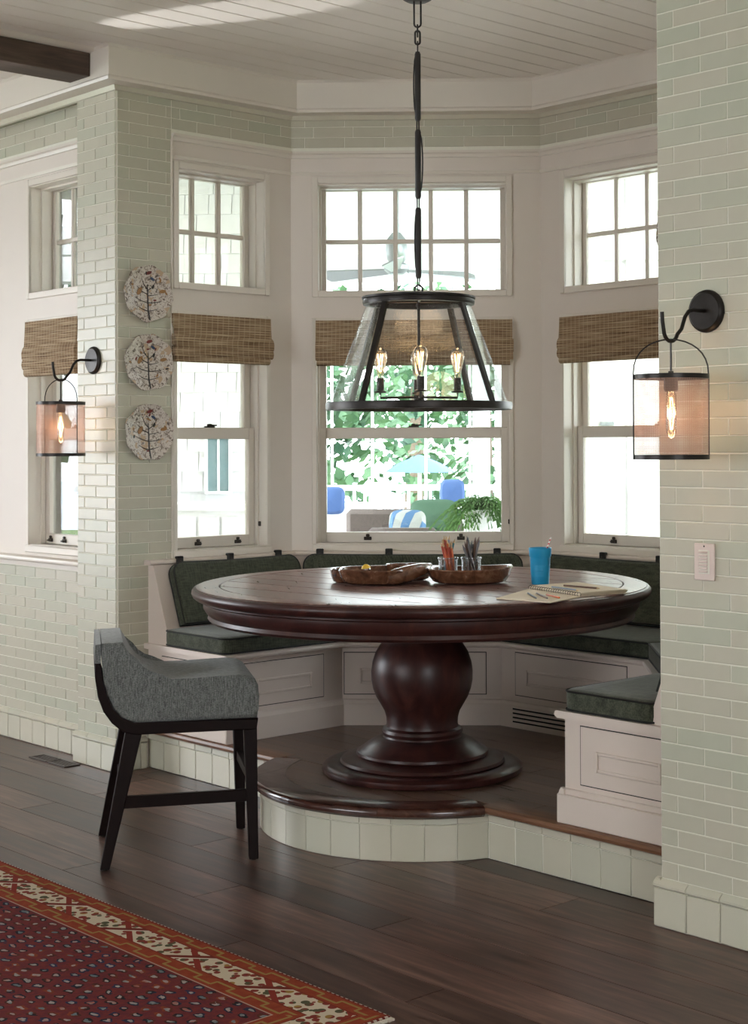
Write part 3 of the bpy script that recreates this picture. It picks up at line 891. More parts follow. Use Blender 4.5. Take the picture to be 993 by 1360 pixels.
# floor register by the left wall
root = thing('floor_register', (-.44, -.088, 0), 'dark wooden floor vent grille set in the floor by the left wall', 'floor vent')
b = MB()
for x0, x1 in ((-.61, -.445), (-.435, -.265)):
    b.box(x0, x1, -.132, -.120, .0005, .006, .001, 1); b.box(x0, x1, -.056, -.044, .0005, .006, .001, 1)
    b.box(x0, x0+.012, -.12, -.056, .0005, .006, .001, 1); b.box(x1-.012, x1, -.12, -.056, .0005, .006, .001, 1)
b.build('frame', 'register', root)
MB().box(-.6, -.275, -.122, -.054, .0003, .0015).build('duct_opening', 'void', root)
for x0, x1 in ((-.598, -.457), (-.423, -.277)):
    for i in range(5):
        yy = -.117+.0125*i
        MB().box(x0, x1, yy, yy+.006, .001, .0045).build('slat', 'register', root, smooth=False)

# ---------------------------------------------------------------- benches around the bay
DEP = {3: .650, 4: .605, 5: .585, 6: .585, 7: .572}
dep = lambda j: DEP.get(j, 0)
Y0L, Y0R = .165, .170
names = {3: ('cream built-in bench under the left bay window, with end panel facing the room', 'left'),
         4: ('cream built-in bench straight behind the table pedestal', 'centre'),
         5: ('cream built-in bench with slotted vent, under the window behind the cup', 'right'),
         6: ('cream corner bench mostly hidden behind the right tiled wall', 'corner'),
         7: ('nearest cream bench at right, with one big drawer facing the room', 'near')}
def seg_len(j): return (RUN[j+1]-RUN[j]).length
bench = {}
for j in (3, 4, 5, 6, 7):
    st = {3: (Y0L, None), 7: (None, seg_len(7)-Y0R)}.get(j, (None, None))
    stc = {3: (Y0L-.025, None), 7: (None, seg_len(7)-Y0R+.022)}.get(j, (None, None))
    a, b_ = RUN[j], RUN[j+1]; mid = (a+b_)/2
    root = thing('storage_bench', (mid.x, mid.y, PLAT), names[j][0], 'bench', 'benches built around the window bay')
    bench[j] = root
    # carcass with front at DEP
    mb = MB(); P0 = .0
    prof_abs = lambda o: (lambda k, o=o: o)
    # carcass: profile mixes wall offset and front offset, so sweep by hand
    def sweep(mb, prof, st=st):
        """prof entries: (kind, off, z); kind 'w' measured from wall, 'f' from bench front"""
        e = (b_-a).normalized(); n = Vector((e.y, -e.x)); r0, r1 = [], []
        for kd, o, z in prof:
            f = (lambda k, o=o: o) if kd == 'w' else (lambda k, o=o: dep(k)+o)
            p0, p1 = run_vertex(j, f), run_vertex(j+1, f)
            if st[0] is not None: p0 = a+e*st[0]+n*f(j)
            if st[1] is not None: p1 = a+e*st[1]+n*f(j)
            r0.append((p0.x, p0.y, z)); r1.append((p1.x, p1.y, z))
        mb.loft([r0, r1])
        return mb
    sweep(mb, [('w', .002, PLAT+.001), ('f', 0, PLAT+.001), ('f', 0, .574), ('w', .002, .574)]).build('carcass', 'paint_bench', root)
    mb = MB(); sweep(mb, [('w', .002, .574), ('f', .018, .574), ('f', .030, .580), ('f', .033, .588), ('f', .030, .596), ('f', .020, .600), ('w', .002, .600)], stc).build('seat_ledge', 'paint_bench', root)
    mb = MB(); stb = {3: (Y0L-.018, None), 7: (None, seg_len(7)-Y0R+.018)}.get(j, (None, None))
    sweep(mb, [('f', -.01, PLAT+.001), ('f', .022, PLAT+.001), ('f', .022, .303), ('f', .016, .309), ('f', .012, .321), ('f', .004, .326), ('f', -.01, .326)], stb)
    if j == 3:
        for (o0, zz0, zz1) in ((.0205, PLAT+.001, .3045), (.012, .304, .3265)):
            mb.box(.03, DEP[3]+o0, Y0L-o0, Y0L+.004, zz0, zz1, .003, 1)
    if j == 7:
        for (o0, zz0, zz1) in ((.0205, PLAT+.001, .3045), (.012, .304, .3265)):
            mb.box(W-DEP[7]-o0-.004, W-.03, Y0R-o0, Y0R+.004, zz0, zz1, .003, 1)
    mb.build('base_moulding', 'paint_bench', root)
    # sloping back with a cap ledge
    mb = MB()
    sweep(mb, [('w', .002, .600), ('w', .195, .600), ('w', .052, .975), ('w', .002, .975)]).build('back_panel', 'paint_bench', root)
    mb = MB()
    sweep(mb, [('w', .002, .975), ('w', .060, .975), ('w', .070, .981), ('w', .072, .989), ('w', .066, .996), ('w', .002, .997)], stc).build('cap_ledge', 'paint_bench', root)

def drawer(root, fr, t0, t1, z0, z1, grip=True, o=0.0, knob=False):
    g = .0035
    # dark shadow gap, then a proud bead frame and the drawer front itself
    MB().fbox(fr, t0-g, t1+g, o-.001, o+.0008, z0-g, z1+g).build('gap', 'void', root, smooth=False)
    mb = MB(); mb.fbox(fr, t0, t1, o-.001, o+.0035, z0, z1, .0012, 1)
    d = mb.build('drawer', 'paint_bench', root)
    if grip:
        c0, c1 = t0+.065*(t1-t0)/.45 if False else t0+.072, t1-.072
        zc = (z0+z1)/2-.012
        mb = MB(); frame4(mb, fr, c0, c1, zc-.036, zc+.036, o+.003, o+.013, .012, .012, .012, .012, .003)
        mb.build('drawer_pull', 'paint_bench', d)
        MB().fbox(fr, c0+.012, c1-.012, o+.0028, o+.0042, zc-.024, zc+.024).build('pull_recess', 'paint_bench', d, smooth=False)
    return d
fl3 = Fr(DEP[3], 0, 90)
drawer(bench[3], fl3, .255, .725, .352, .550)
fe3 = Fr(0, Y0L, 0)
drawer(bench[3], fe3, .13, DEP[3]-.075, .352, .545, grip=True)
fc4 = Fr(0 + DEP[4]/S2, A - DEP[4]/S2, 45)
drawer(bench[4], fc4, .325, 1.005, .350, .548)
fr5 = Fr(0, YR-DEP[5], 0)
drawer(bench[5], fr5, 1.285, 1.965, .356, .556)
fe7 = Fr(W-DEP[7], Y0R, 0)
d = drawer(bench[7], fe7, .075, .51, .348, .552)
# heating slots in the right bench
mb = MB()
for z in (.232, .252, .272, .292):
    mb.fbox(fr5, 1.285, 2.02, .015, .0228, z-.0035, z+.0035)
mb.build('vent_slots', 'void', bench[5], smooth=False)
for z in (.242, .262, .282):
    MB().fbox(fr5, 1.285, 2.02, .020, .0255, z-.0060, z+.0060, .002, 1).build('vent_slat', 'paint_bench', bench[5])

# ---------------------------------------------------------------- seat cushions
def inset(j, f): return run_vertex(j, f)
def seat_cushion(j, label, s0=None, s1=None, gap=.004):
    a, b_ = RUN[j], RUN[j+1]; e = (b_-a).normalized(); n = Vector((e.y, -e.x))
    fo = lambda k: dep(k)+.004
    ba = lambda k: .16
    q = []
    for f in (fo, ba):
        p0, p1 = run_vertex(j, f), run_vertex(j+1, f)
        if s0 is not None: p0 = a+e*s0+n*f(j)
        if s1 is not None: p1 = a+e*s1+n*f(j)
        q.append((p0+e*(gap if s0 is None else 0), p1-e*(gap if s1 is None else 0)))
    (f0, f1), (b0, b1) = q
    outline = [f0, f1, b1, b0]
    cx = sum((p for p in outline), Vector((0, 0)))/4
    root = thing('seat_cushion', (cx.x, cx.y, .601), label, 'cushion', 'seat cushions on the bay benches')
    def rounded(pts, flags, r, z, ins=0.0):
        out = []
        n_ = len(pts)
        for i in range(n_):
            p = Vector(pts[i]); a_ = Vector(pts[i-1]); c_ = Vector(pts[(i+1) % n_])
            if not flags[i]: out.append(p); continue
            u = (a_-p).normalized(); v = (c_-p).normalized()
            p0 = p+u*r; p1 = p+v*r
            for k in range(6):
                t_ = k/5; out.append(p0*(1-t_)**2+p*2*t_*(1-t_)+p1*t_*t_)
        c = sum(out, Vector((0, 0)))/len(out)
        res = []
        for p in out:
            d_ = (p-c); L_ = d_.length
            res.append((p.x-d_.x/L_*ins, p.y-d_.y/L_*ins, z))
        return res
    fl_ = [s0 is not None, s1 is not None, s1 is not None, s0 is not None]
    mb = MB()
    rings = [rounded(outline, fl_, .05, z, i_) for z, i_ in ((.601, .010), (.606, .001), (.625, -.002), (.655, -.002), (.670, .001), (.676, .010), (.679, .04), (.682, .10))]
    mb.loft(rings)
    body = mb.build('cushion_body', 'cushion', root)
    for z in (.606, .671):
        r_ = rounded(outline, fl_, .05, z, -.001)
        MB().tube(r_+[r_[0]], .0042, 6, False).build('piping', 'piping', root)
seat_cushion(3, 'dark green tweed seat cushion on the left bench, beside the stool', s0=.150)
seat_cushion(4, 'dark green tweed seat cushion hidden behind the round table, below its back edge')
seat_cushion(5, 'dark green tweed seat cushion bending away under the right edge of the table')
seat_cushion(6, 'dark green tweed corner cushion at the right wall, its edge slanting back')
seat_cushion(7, 'nearest dark green tweed seat cushion, on the bench with the big drawer', s1=seg_len(7)-Y0R+.012)

# ---------------------------------------------------------------- back cushions with leather tabs
def back_cushion(fr, t0, t1, tabs, label, taper=(0, 0)):
    zb, zt = .685, .968
    ob = .195-(zb-.6)*.381+.006; ot = .195-(zt-.6)*.381+.006
    root = thing('back_cushion', fr((t0+t1)/2, ob, zb), label, 'cushion', 'back cushions along the window bench')
    n_ = 20
    dirz = Vector((0, 0, 1))
    def P(t, v, th):                           # v: 0 bottom 1 top, th: thickness fraction
        o = ob+(ot-ob)*v; z = zb+(zt-zb)*v
        return fr(t, o+th*.93, z+th*.35)
    out = []
    r = .055
    a, b = t0, t1
    H_ = zt-zb
    rv = r/H_
    for k in range(7):                          # top left round
        q = PI-PI/2*k/6; out.append((a+r+r*math.cos(q), 1-rv+rv*math.sin(q)))
    m_ = 10
    for k in range(1, m_):
        t = a+r+(b-a-2*r)*k/m_
        sag = -.020*math.sin(PI*k/m_)**.7
        out.append((t, 1+sag*.8+.0))
    for k in range(7):
        q = PI/2-PI/2*k/6; out.append((b-r+r*math.cos(q), 1-rv+rv*math.sin(q)))
    out += [(b-taper[1], 0.0), (a+taper[0], 0.0)]
    c = ((a+b)/2, .5)
    def ring(th, ins):
        return [P(t+(c[0]-t)/abs(c[0]-t+1e-9)*min(ins, abs(c[0]-t)) if abs(c[0]-t) > ins else t, v+((c[1]-v)*ins*3.0), th) for t, v in out]
    mb = MB(); mb.loft([ring(.0, .006), ring(.006, 0), ring(.046, 0), ring(.054, .006), ring(.058, .03)])
    mb.build('cushion_body', 'cushion', root)
    for th in (.006, .048):
        r_ = [P(t, v, th) for t, v in out]
        MB().tube(r_+[r_[0]], .0042, 6, False).build('piping', 'piping', root)
    for t in tabs:
        mb = MB()
        mb.fbox(fr, t-.019, t+.019, .0725, .084, .945, 1.012, .003, 1)
        mb.fbox(fr, t-.019, t+.019, .060, .084, .9985, 1.012, .004, 1)
        tb = mb.build('leather_tab', 'tab', root)
        MB().lathe([(0, 0), (.007, 0), (.006, .003), (0, .004)], frame=Matrix.Translation(fr(t, .084, .985)) @ Matrix.Rotation(fr.a, 4, 'Z') @ Matrix.Rotation(PI/2, 4, 'X'), n=10).build('snap', 'bronze', tb)
back_cushion(FL, .235, 1.000, (.300, .600, .900), 'dark green back cushion with three black tabs, left of the table', (.0, 0))
back_cushion(FC, .075, 1.195, (.154, .511, 1.068), 'dark green back cushion behind the wooden tray and pencil jars')
back_cushion(FR, K+.11, W-K-.11, (1.396, 1.748, 2.10), 'dark green back cushion behind the blue cup')
back_cushion(FD, .15, CL-.15, (.3, .65, 1.0), 'dark green back cushion tucked in the hidden right corner')
back_cushion(FE, .14, A-.24, (.25, .55), 'dark green back cushion on the nearest bench behind the tiled wall')

# ---------------------------------------------------------------- round pedestal table
TT = .976; TR_ = .944
tab = thing('round_table', (TX, TY, PLAT), 'large round dark wooden pedestal table standing on the raised platform', 'table')
def at(r, z): return (r, z)
# slab with bullnose
def lz(name, prof, mat, n=96, z0=0):
    return MB().lathe([(r, z) for r, z in prof], (TX, TY, 0), n).build(name, mat, tab)
lz('table_top', [(0, .925), (.90, .925), (.925, .927), (.938, .936), (.944, .949), (.942, .960), (.935, .969), (.925, .9715), (.915, .964), (0, .964)], 'table_dark')
lz('apron', [(0, .835), (.855, .835), (.870, .838), (.878, .848), (.874, .862), (.884, .872), (.896, .890), (.896, .912), (.905, .918), (.905, .9245), (0, .9245)], 'table_dark')
# border ring boards, then planks clipped to the circle
ri = .828
for s_ in range(8):
    b0, b1 = 2*PI*s_/8+.30, 2*PI*(s_+1)/8+.30
    rings = []
    for i in range(9):
        a = b0+.0012+(b1-b0-.0024)*i/8
        rings.append([(TX+r_*math.cos(a), TY+r_*math.sin(a), z) for r_, z in ((ri+.004, .9645), (.922, .9645), (.9245, TT-.0022), (.915, TT), (ri+.006, TT), (ri+.004, TT-.0025))])
    MB().loft(rings).build('border_board', 'table_wood', tab)
pa = R(44-38)                       # plank direction
pw = .178
ca, sa = math.cos(pa), math.sin(pa)
k = -5
edges_ = [-ri]+[q for q in [(-4.5+i)*pw for i in range(10)] if -ri+.03 < q < ri-.03]+[ri]
for v0, v1 in zip(edges_, edges_[1:]):
    P_ = []
    for i in range(9):
        v = v0+.0042+(v1-v0-.0084)*i/8; h_ = math.sqrt(max((ri-.002)**2-v*v, 1e-5)); P_.append((h_, v))
    poly = [(u, v) for u, v in P_] + [(-u, v) for u, v in P_[::-1]]
    poly = [(TX+u*ca-v*sa, TY+u*sa+v*ca) for u, v in poly]
    mb = MB(); mb.prism(poly, .9645, TT-.0008)
    vs = [v for v in mb.bm.verts if v.co.z > .972]
    mb.build('plank', 'table_wood', tab, smooth=False)
# pedestal
lz('pedestal', [(0, .834), (.165, .834), (.172, .825), (.170, .800), (.165, .780), (.172, .765), (.160, .748), (.163, .735), (.172, .722), (.192, .690), (.205, .650), (.210, .612), (.209, .575),
                (.202, .540), (.190, .508), (.172, .478), (.156, .450), (.149, .425), (.147, .400), (.150, .386), (.164, .378), (.168, .366), (.162, .352), (.165, .342), (0, .342)], 'table_dark', 64)
lz('pedestal_foot', [(0, .345), (.168, .345), (.190, .338), (.220, .322), (.250, .300), (.262, .292), (.270, .288), (.272, .278), (.266, .270), (.290, .266), (.318, .262), (.334, .258), (.340, .248),
                     (.334, .240), (.352, .243), (.380, .243), (.402, .239), (.413, .229), (.414, .218), (.408, .206), (.400, .2025), (0, .2025)], 'table_dark', 80)

# ---------------------------------------------------------------- things on the table
# table-top frame aligned with the long side of the tray
TF = Fr(TX, TY, math.degrees(YAW))         # t to the right, o towards the room
def carved_boat(name, root, t_c, o_c, rt_, ro_, h, rot=0, lobes=0, amp=0, lift_=0, point=0, z0=TT+.001, mat='bowl_wood', thick=.012):
    n_ = 48
    def out(f, ins):
        pts = []
        for i in range(n_):
            q = 2*PI*i/n_
            r1 = 1+amp*math.cos(lobes*q)+point*max(0, math.cos(q))**5
            t = (rt_-ins)*r1*math.cos(q)*f; o = (ro_-ins)*r1*math.sin(q)*f
            pts.append((t_c+t*math.cos(rot)-o*math.sin(rot), o_c+t*math.sin(rot)+o*math.cos(rot)))
        return pts
    rings = []
    for f, ins, z in ((.70, 0, 0), (.84, 0, .10), (.94, 0, .45), (1.0, 0, .92), (.995, .004, 1.0), (.99, thick, .98), (.92, thick, .55), (.80, thick, .28), (.5, thick, .22), (.05, thick, .22)):
        rings.append([TF(t, -o, z0+z*h+lift_*max(0, (t-t_c)/rt_)**2*z) for t, o in out(f, ins)])
    return MB().loft(rings).build(name, mat, root)
tray = thing('carved_tray', TF(-.02, .0, TT), 'carved dark wooden leaf-shaped divided tray on the table', 'tray')
carved_boat('left_bowl', tray, -.185, -.02, .165, .15, .062, 0, 5, .05)
carved_boat('left_lobe', tray, -.30, .03, .085, .085, .058, 0, 3, .04)
carved_boat('right_bowl', tray, .195, -.015, .175, .135, .060, .06, 2, .0, .012, .05)
carved_boat('rear_lobe', tray, -.055, .125, .10, .065, .068, .1, 0, 0)
mb = MB()
pts = [TF(-.145, .150, TT+.030), TF(-.11, .125, TT+.034), TF(-.06, .075, TT+.042), TF(-.01, .03, TT+.052), TF(.02, -.02, TT+.058), TF(.035, -.08, TT+.05)]
mb.tube(pts, [.022, .032, .034, .030, .022, .012], 14)
mb.build('leaf_stem', 'bowl_wood', tray)
# fruit wedge in the left bowl
mb = MB()
mb.lathe([(0, 0), (.014, .002), (.020, .010), (.017, .020), (.008, .027), (0, .029)], TF(-.232, -.045, TT+.045), 14)
mb.build('fruit', 'yellow', None, label='small yellow fruit lying in the left bowl of the wooden tray', cat='fruit')

def jar(t, o, label, gz=.030):
    base = TF(t, o, TT+.018)
    root = thing('pencil_jar', base, label, 'jar', 'pencil jars in the tray')
    mb = MB(); mb.lathe([(0, 0), (.036, 0), (.039, .004), (.0395, .075), (.043, .080), (.043, .085), (.0415, .087), (.038, .085), (.037, .076), (.036, .006), (0, .005)], base, 28)
    mb.build('glass_body', 'jar_glass', root)
    mb = MB(); mb.torus(base+Vector((0, 0, .083)), (0, 0, 1), .0425, .0022, 28, 6); mb.build('rim', 'jar_glass', root)
    return base
j1 = jar(.110, .0, 'left glass jar holding orange and teal pencils in the tray')
j2 = jar(.206, -.005, 'right glass jar holding dark pens in the tray')
def pencil(base, q, r, tilt, L_, mat, name, label, group, tip='pencil_wood', rad=.0044):
    tilt *= 1.35
    d = Vector((math.cos(q)*math.sin(tilt), math.sin(q)*math.sin(tilt), math.cos(tilt)))
    p0 = base + Vector((math.cos(q+2.6)*r, math.sin(q+2.6)*r, .008))
    root = thing(name, p0, label, 'pencil' if 'pencil' in name else 'pen', group)
    MB().tube([p0, p0+d*(L_-.018)], rad, 6).build('barrel', mat, root)
    MB().tube([p0+d*(L_-.018), p0+d*(L_-.004), p0+d*L_], [rad, rad*.35, .0005], 6).build('tip', tip, root)
pcols = {'orange': (.62, .13, .03), 'rust': (.40, .06, .03), 'teal': (.03, .16, .18), 'black': (.015, .015, .018), 'grey': (.16, .15, .16), 'brown': (.13, .07, .05), 'red': (.5, .03, .03), 'steel': (.22, .26, .32)}
for k_, c_ in pcols.items(): M['pc_'+k_] = plain('pencil_'+k_, c_, .4)
fwd = rt
for i in range(12):
    c_ = ('orange', 'rust')[i % 2]
    q = YAW+PI+(-1.2+.2*i) ; pencil(j1, q, .018+.006*(i % 3), .10+.045*(i % 4), .135+.012*((i*7) % 4), 'pc_'+c_, 'colouring_pencil',
        {'orange': 'bright orange colouring pencil standing in the left jar', 'rust': 'rust red colouring pencil standing in the left jar'}[c_], c_+' pencils in the left jar')
for i in range(8):
    c_ = ('teal', 'steel')[i % 2]
    q = YAW+(-.8+.3*i); pencil(j1, q, .018, .10+.05*(i % 3), .140+.010*((i*5) % 4), 'pc_'+c_, 'colouring_pencil',
        {'teal': 'dark teal pencil standing in the left jar', 'steel': 'steel blue pencil standing in the left jar'}[c_], c_+' pencils in the left jar')
for i in range(15):
    c_ = ('black', 'brown', 'grey')[i % 3]
    q = 2*PI*i/15+.3; pencil(j2, q, .020, .16+.06*(i % 3), .140+.010*((i*3) % 4), 'pc_'+c_, 'pen',
        {'black': 'black pen standing in the right jar', 'brown': 'brown pen standing in the right jar', 'grey': 'grey pen standing in the right jar'}[c_], c_+' pens in the right jar', 'pc_'+c_, .0048)

# blue cup with straw
cb = Vector((2.085, .695, TT+.0005))
cup = thing('cup', cb, 'bright blue ribbed plastic cup on the right side of the table', 'cup')
mb = MB(); mb.lathe([(0, 0), (.034, 0), (.036, .003), (.038, .03), (.0405, .075), (.0415, .110), (.045, .116), (.0465, .148), (.0450, .149), (.0435, .147), (.0400, .110), (.036, .02), (0, .012)], cb, 36)
mb.build('cup_body', 'blue_plastic', cup)
mb = MB()
for z in (.030, .055, .080, .105): mb.torus(cb+Vector((0, 0, z)), (0, 0, 1), .0375+z*.038, .0013, 30, 5)
mb.build('ribs', 'blue_plastic', cup)
mb = MB(); s0 = cb+Vector((0, 0, .02)); s1 = cb+rt*.030+Vector((0, 0, .150)); s2 = s1+rt*.014+Vector((0, 0, .040))
mb.tube([s0, s1, s2], .0032, 8)
mb.build('drinking_straw', 'straw', None, label='red and white striped drinking straw standing in the blue cup', cat='straw')

# open spiral notebook
nb = thing('notebook', (2.45, .42, TT), 'open spiral-bound sketchbook with cream pages at the table edge', 'notebook')
def slab(pts, z0, z1, name, mat, parent=nb): return MB().prism(pts, z0, z1).build(name, mat, parent, smooth=False)
A0, A1, A2, A3 = (2.385, .130), (2.626, .160), (2.560, .400), (2.215, .490)
B0, B1, B2, B3 = (2.207, .500), (2.550, .410), (2.590, .640), (2.240, .745)
def lerp(p, q, f): return (p[0]+(q[0]-p[0])*f, p[1]+(q[1]-p[1])*f)
slab([A0, A1, A2, A3], TT+.001, TT+.0045, 'open_cover_page', 'paper')
for i in range(6):
    z0 = TT+.001+.0026*i; jx = .0015*((i*3) % 4)
    slab([(B0[0]+jx, B0[1]+jx), (B1[0]-jx, B1[1]+jx), (B2[0]-jx, B2[1]-jx), (B3[0]+jx, B3[1]-jx)], z0, z0+.0021, 'page_block', 'paper')
mb = MB()
for i in range(22):
    f = (i+.5)/22
    p = lerp(lerp(A3, B0, .5), lerp(A2, B1, .5), f)
    mb.torus((p[0], p[1], TT+.0085), Vector((.967, -.26, 0)), .0085, .0011, 12, 4)
mb.build('spiral_binding', 'bronze', nb)
def lying(name, p, q, z, mat, label, tip='pencil_wood', r=.0034):
    P0, P1 = Vector((p[0], p[1], z+r)), Vector((q[0], q[1], z+r)); d = (P1-P0); L_ = d.length; d.normalize()
    root = thing(name, P0, label, 'pencil' if 'pencil' in name else 'pen')
    MB().tube([P0, P1-d*.016], r, 8).build('barrel', mat, root)
    MB().tube([P1-d*.016, P1-d*.003, P1], [r, r*.3, .0004], 8).build('tip', tip, root)
zb = TT+.0048
lying('pen', (2.365, .324), (2.520, .205), zb, 'pc_black', 'leftmost black pen lying on the open notebook page', 'pc_black')
lying('pen', (2.390, .345), (2.552, .232), zb, 'pc_brown', 'dark pen lying beside the orange pencil on the notebook page', 'pc_black')
lying('colouring_pencil', (2.565, .278), (2.440, .338), zb, 'pc_orange', 'orange pencil lying on the open notebook page')
zb = TT+.0168
lying('colouring_pencil', (2.345, .480), (2.515, .445), zb, 'pc_steel', 'blue pencil lying on top of the notebook next to its spiral')
lying('colouring_pencil', (2.335, .560), (2.520, .560), zb, 'pc_brown', 'brown pencil lying across the far side of the notebook', )

# ---------------------------------------------------------------- pendant lantern
PX, PY = TX-.003*rt.x-.006*rt.x, TY-.006*rt.y
def pv(dr, dd, z): # r to the picture's right, dd away from the camera
    return Vector((PX, PY, 0)) + rt*dr + Vector((-rt.y, rt.x, 0))*dd + Vector((0, 0, z))
pend = thing('pendant_light', (PX, PY, 1.69), 'tapered glass and black iron pendant lantern hanging over the table', 'pendant light')
mb = MB(); mb.lathe([(0, CZ-.034), (.045, CZ-.034), (.060, CZ-.026), (.064, CZ-.014), (.064, CZ), (0, CZ)], (PX, PY, 0), 32); mb.build('ceiling_canopy', 'iron', pend)
def ring(name, r0, r1, z0, z1, mat='iron'):
    MB().lathe([(r0, z0), (r1, z0), (r1+.002, (z0+z1)/2), (r1, z1), (r0, z1), (r0, z0)], (PX, PY, 0), 64, close=False).build(name, mat, pend)
ring('bottom_ring', .362, .386, 1.692, 1.722)
ring('top_ring', .205, .231, 2.128, 2.150)
MB().lathe([(.225, 2.150), (.236, 2.152), (.236, 2.160), (.19, 2.166), (.19, 2.158), (.225, 2.150)], (PX, PY, 0), 64, close=False).build('top_flange', 'iron', pend)
ribdeg = [-37+90*i for i in range(4)]
for dgr in ribdeg:
    a = R(dgr)
    c0, s0_ = math.cos(a), math.sin(a)
    def rp(r, z, s): return pv(r*c0-s*s0_, r*s0_+s*c0, z)
    MB().hexa([rp(.366, 1.715, -.012), rp(.366, 1.715, .012), rp(.380, 1.715, .012), rp(.380, 1.715, -.012),
               rp(.212, 2.135, -.012), rp(.212, 2.135, .012), rp(.226, 2.135, .012), rp(.226, 2.135, -.012)]).build('rib', 'iron', pend)
for i in range(4):                               # four curved panes
    a0, a1 = R(ribdeg[i]+2), R(ribdeg[i]+88)
    rings = []
    for k in range(17):
        a = a0+(a1-a0)*k/16
        rings.append([pv(r*math.cos(a), r*math.sin(a), z) for r, z in ((.366, 1.72), (.369, 1.72), (.2175, 2.132), (.2145, 2.132))])
    MB().loft(rings).build('glass_pane', 'seeded', pend)
MB().tube([(PX, PY, 1.735), (PX, PY, 2.148)], .006, 10).build('centre_stem', 'iron', pend)
mb = MB()
for dgr in (3, 93): 
    a = R(dgr); v = pv(math.cos(a), math.sin(a), 0)-pv(0, 0, 0); v.z = 0
    mb.tube([Vector((PX, PY, 2.142))-v*.21, Vector((PX, PY, 2.142))+v*.21], .006, 6)
mb.build('top_crossbar', 'iron', pend)
mb = MB(); mb.lathe([(0, 1.722), (.012, 1.724), (.022, 1.735), (.022, 1.752), (.010, 1.765), (0, 1.77)], (PX, PY, 0), 20); mb.build('hub', 'iron', pend)
def bulb_prof(L_=.125, r=.030):
    return [(0.012, 0), (.013, .012), (.018, .035), (.026, .065), (r, .088), (.028, .105), (.018, .119), (0, .125)]
for i, dgr in enumerate((3, 93, 183, 273)):
    a = R(dgr); p = pv(.160*math.cos(a), .160*math.sin(a), 0)
    q = pv(0, 0, 1.745)
    arm = MB().tube([q, (p.x, p.y, 1.742), (p.x, p.y, 1.765)], .005, 8).build('lamp_arm', 'iron', pend)
    mb = MB(); mb.lathe([(0, 1.762), (.024, 1.763), (.026, 1.768), (.014, 1.772), (.0155, 1.776), (.0155, 1.824), (0, 1.826)], (p.x, p.y, 0), 16); mb.build('socket', 'iron', arm)
    mb = MB(); mb.lathe([(r, z+1.826) for r, z in bulb_prof()], (p.x, p.y, 0), 20, close=False); mb.build('bulb', 'bulb_glass', arm)
    mb = MB()
    for k in range(5):
        q0 = 2*PI*k/5; q1 = q0+.6
        mb.tube([(p.x+.005*math.cos(q0), p.y+.005*math.sin(q0), 1.850), (p.x+.013*math.cos(q1), p.y+.013*math.sin(q1), 1.925)], .0008, 4)
    mb.build('filament', 'filament', arm)
# chain: links and leather wrapped rods
def link(mb, z0, z1, w, r, ang):
    c = Vector((PX, PY, (z0+z1)/2)); hh = (z1-z0)/2-w; u = Vector((math.cos(ang), math.sin(ang), 0))
    pts = []
    for k in range(9): q = PI*k/8; pts.append(c+u*w*math.cos(q)+Vector((0, 0, hh+w*math.sin(q))))
    for k in range(9): q = PI+PI*k/8; pts.append(c+u*w*math.cos(q)+Vector((0, 0, -hh+w*math.sin(q))))
    pts.append(pts[0]); mb.tube(pts, r, 6, False)
# px rows to heights: z = 3.389 - y/320.66
zy = lambda yy: 3.389-yy/320.66*1.0025
mb = MB(); link(mb, zy(33), CZ-.02, .014, .004, YAW); mb.build('chain_link', 'iron', pend)
mb = MB(); link(mb, zy(46), zy(30), .009, .0035, YAW+PI/2); mb.build('chain_link', 'iron', pend)
mb = MB(); link(mb, zy(56), zy(38), .010, .0045, YAW); mb.build('chain_link', 'iron', pend)
mb = MB(); link(mb, zy(68), zy(52), .007, .003, YAW+PI/2); mb.build('chain_link', 'iron', pend)
for y0, y1, bow in ((66, 158, -.010), (170, 262, .012), (274, 368, -.008)):
    z1_, z0_ = zy(y0), zy(y1)
    mb = MB(); mb.tube([(PX, PY, z0_), (PX, PY, z0_+.01), (PX, PY, z1_-.01), (PX, PY, z1_)], [.009, .0125, .0125, .009], 10)
    s_ = mb.build('wrapped_rod', 'chain_leather', pend)
    mb = MB(); n_ = 8
    mb.tube([pv(bow*1.1*math.sin(PI*k/n_)**.5+math.copysign(.006, bow), -.004, z1_-.004-(z1_-z0_)*.93*k/n_) for k in range(n_+1)], .003, 6); mb.build('lamp_cord', 'chain_leather', pend)
for y0, y1 in ((155, 174), (258, 278), (364, 384)):
    mb = MB(); link(mb, zy(y1), zy(y0), .006, .003, YAW+.8); mb.build('chain_link', 'iron', pend)
mb = MB(); link(mb, zy(395), zy(377), .016, .0042, YAW); mb.build('hanging_loop', 'iron', pend)

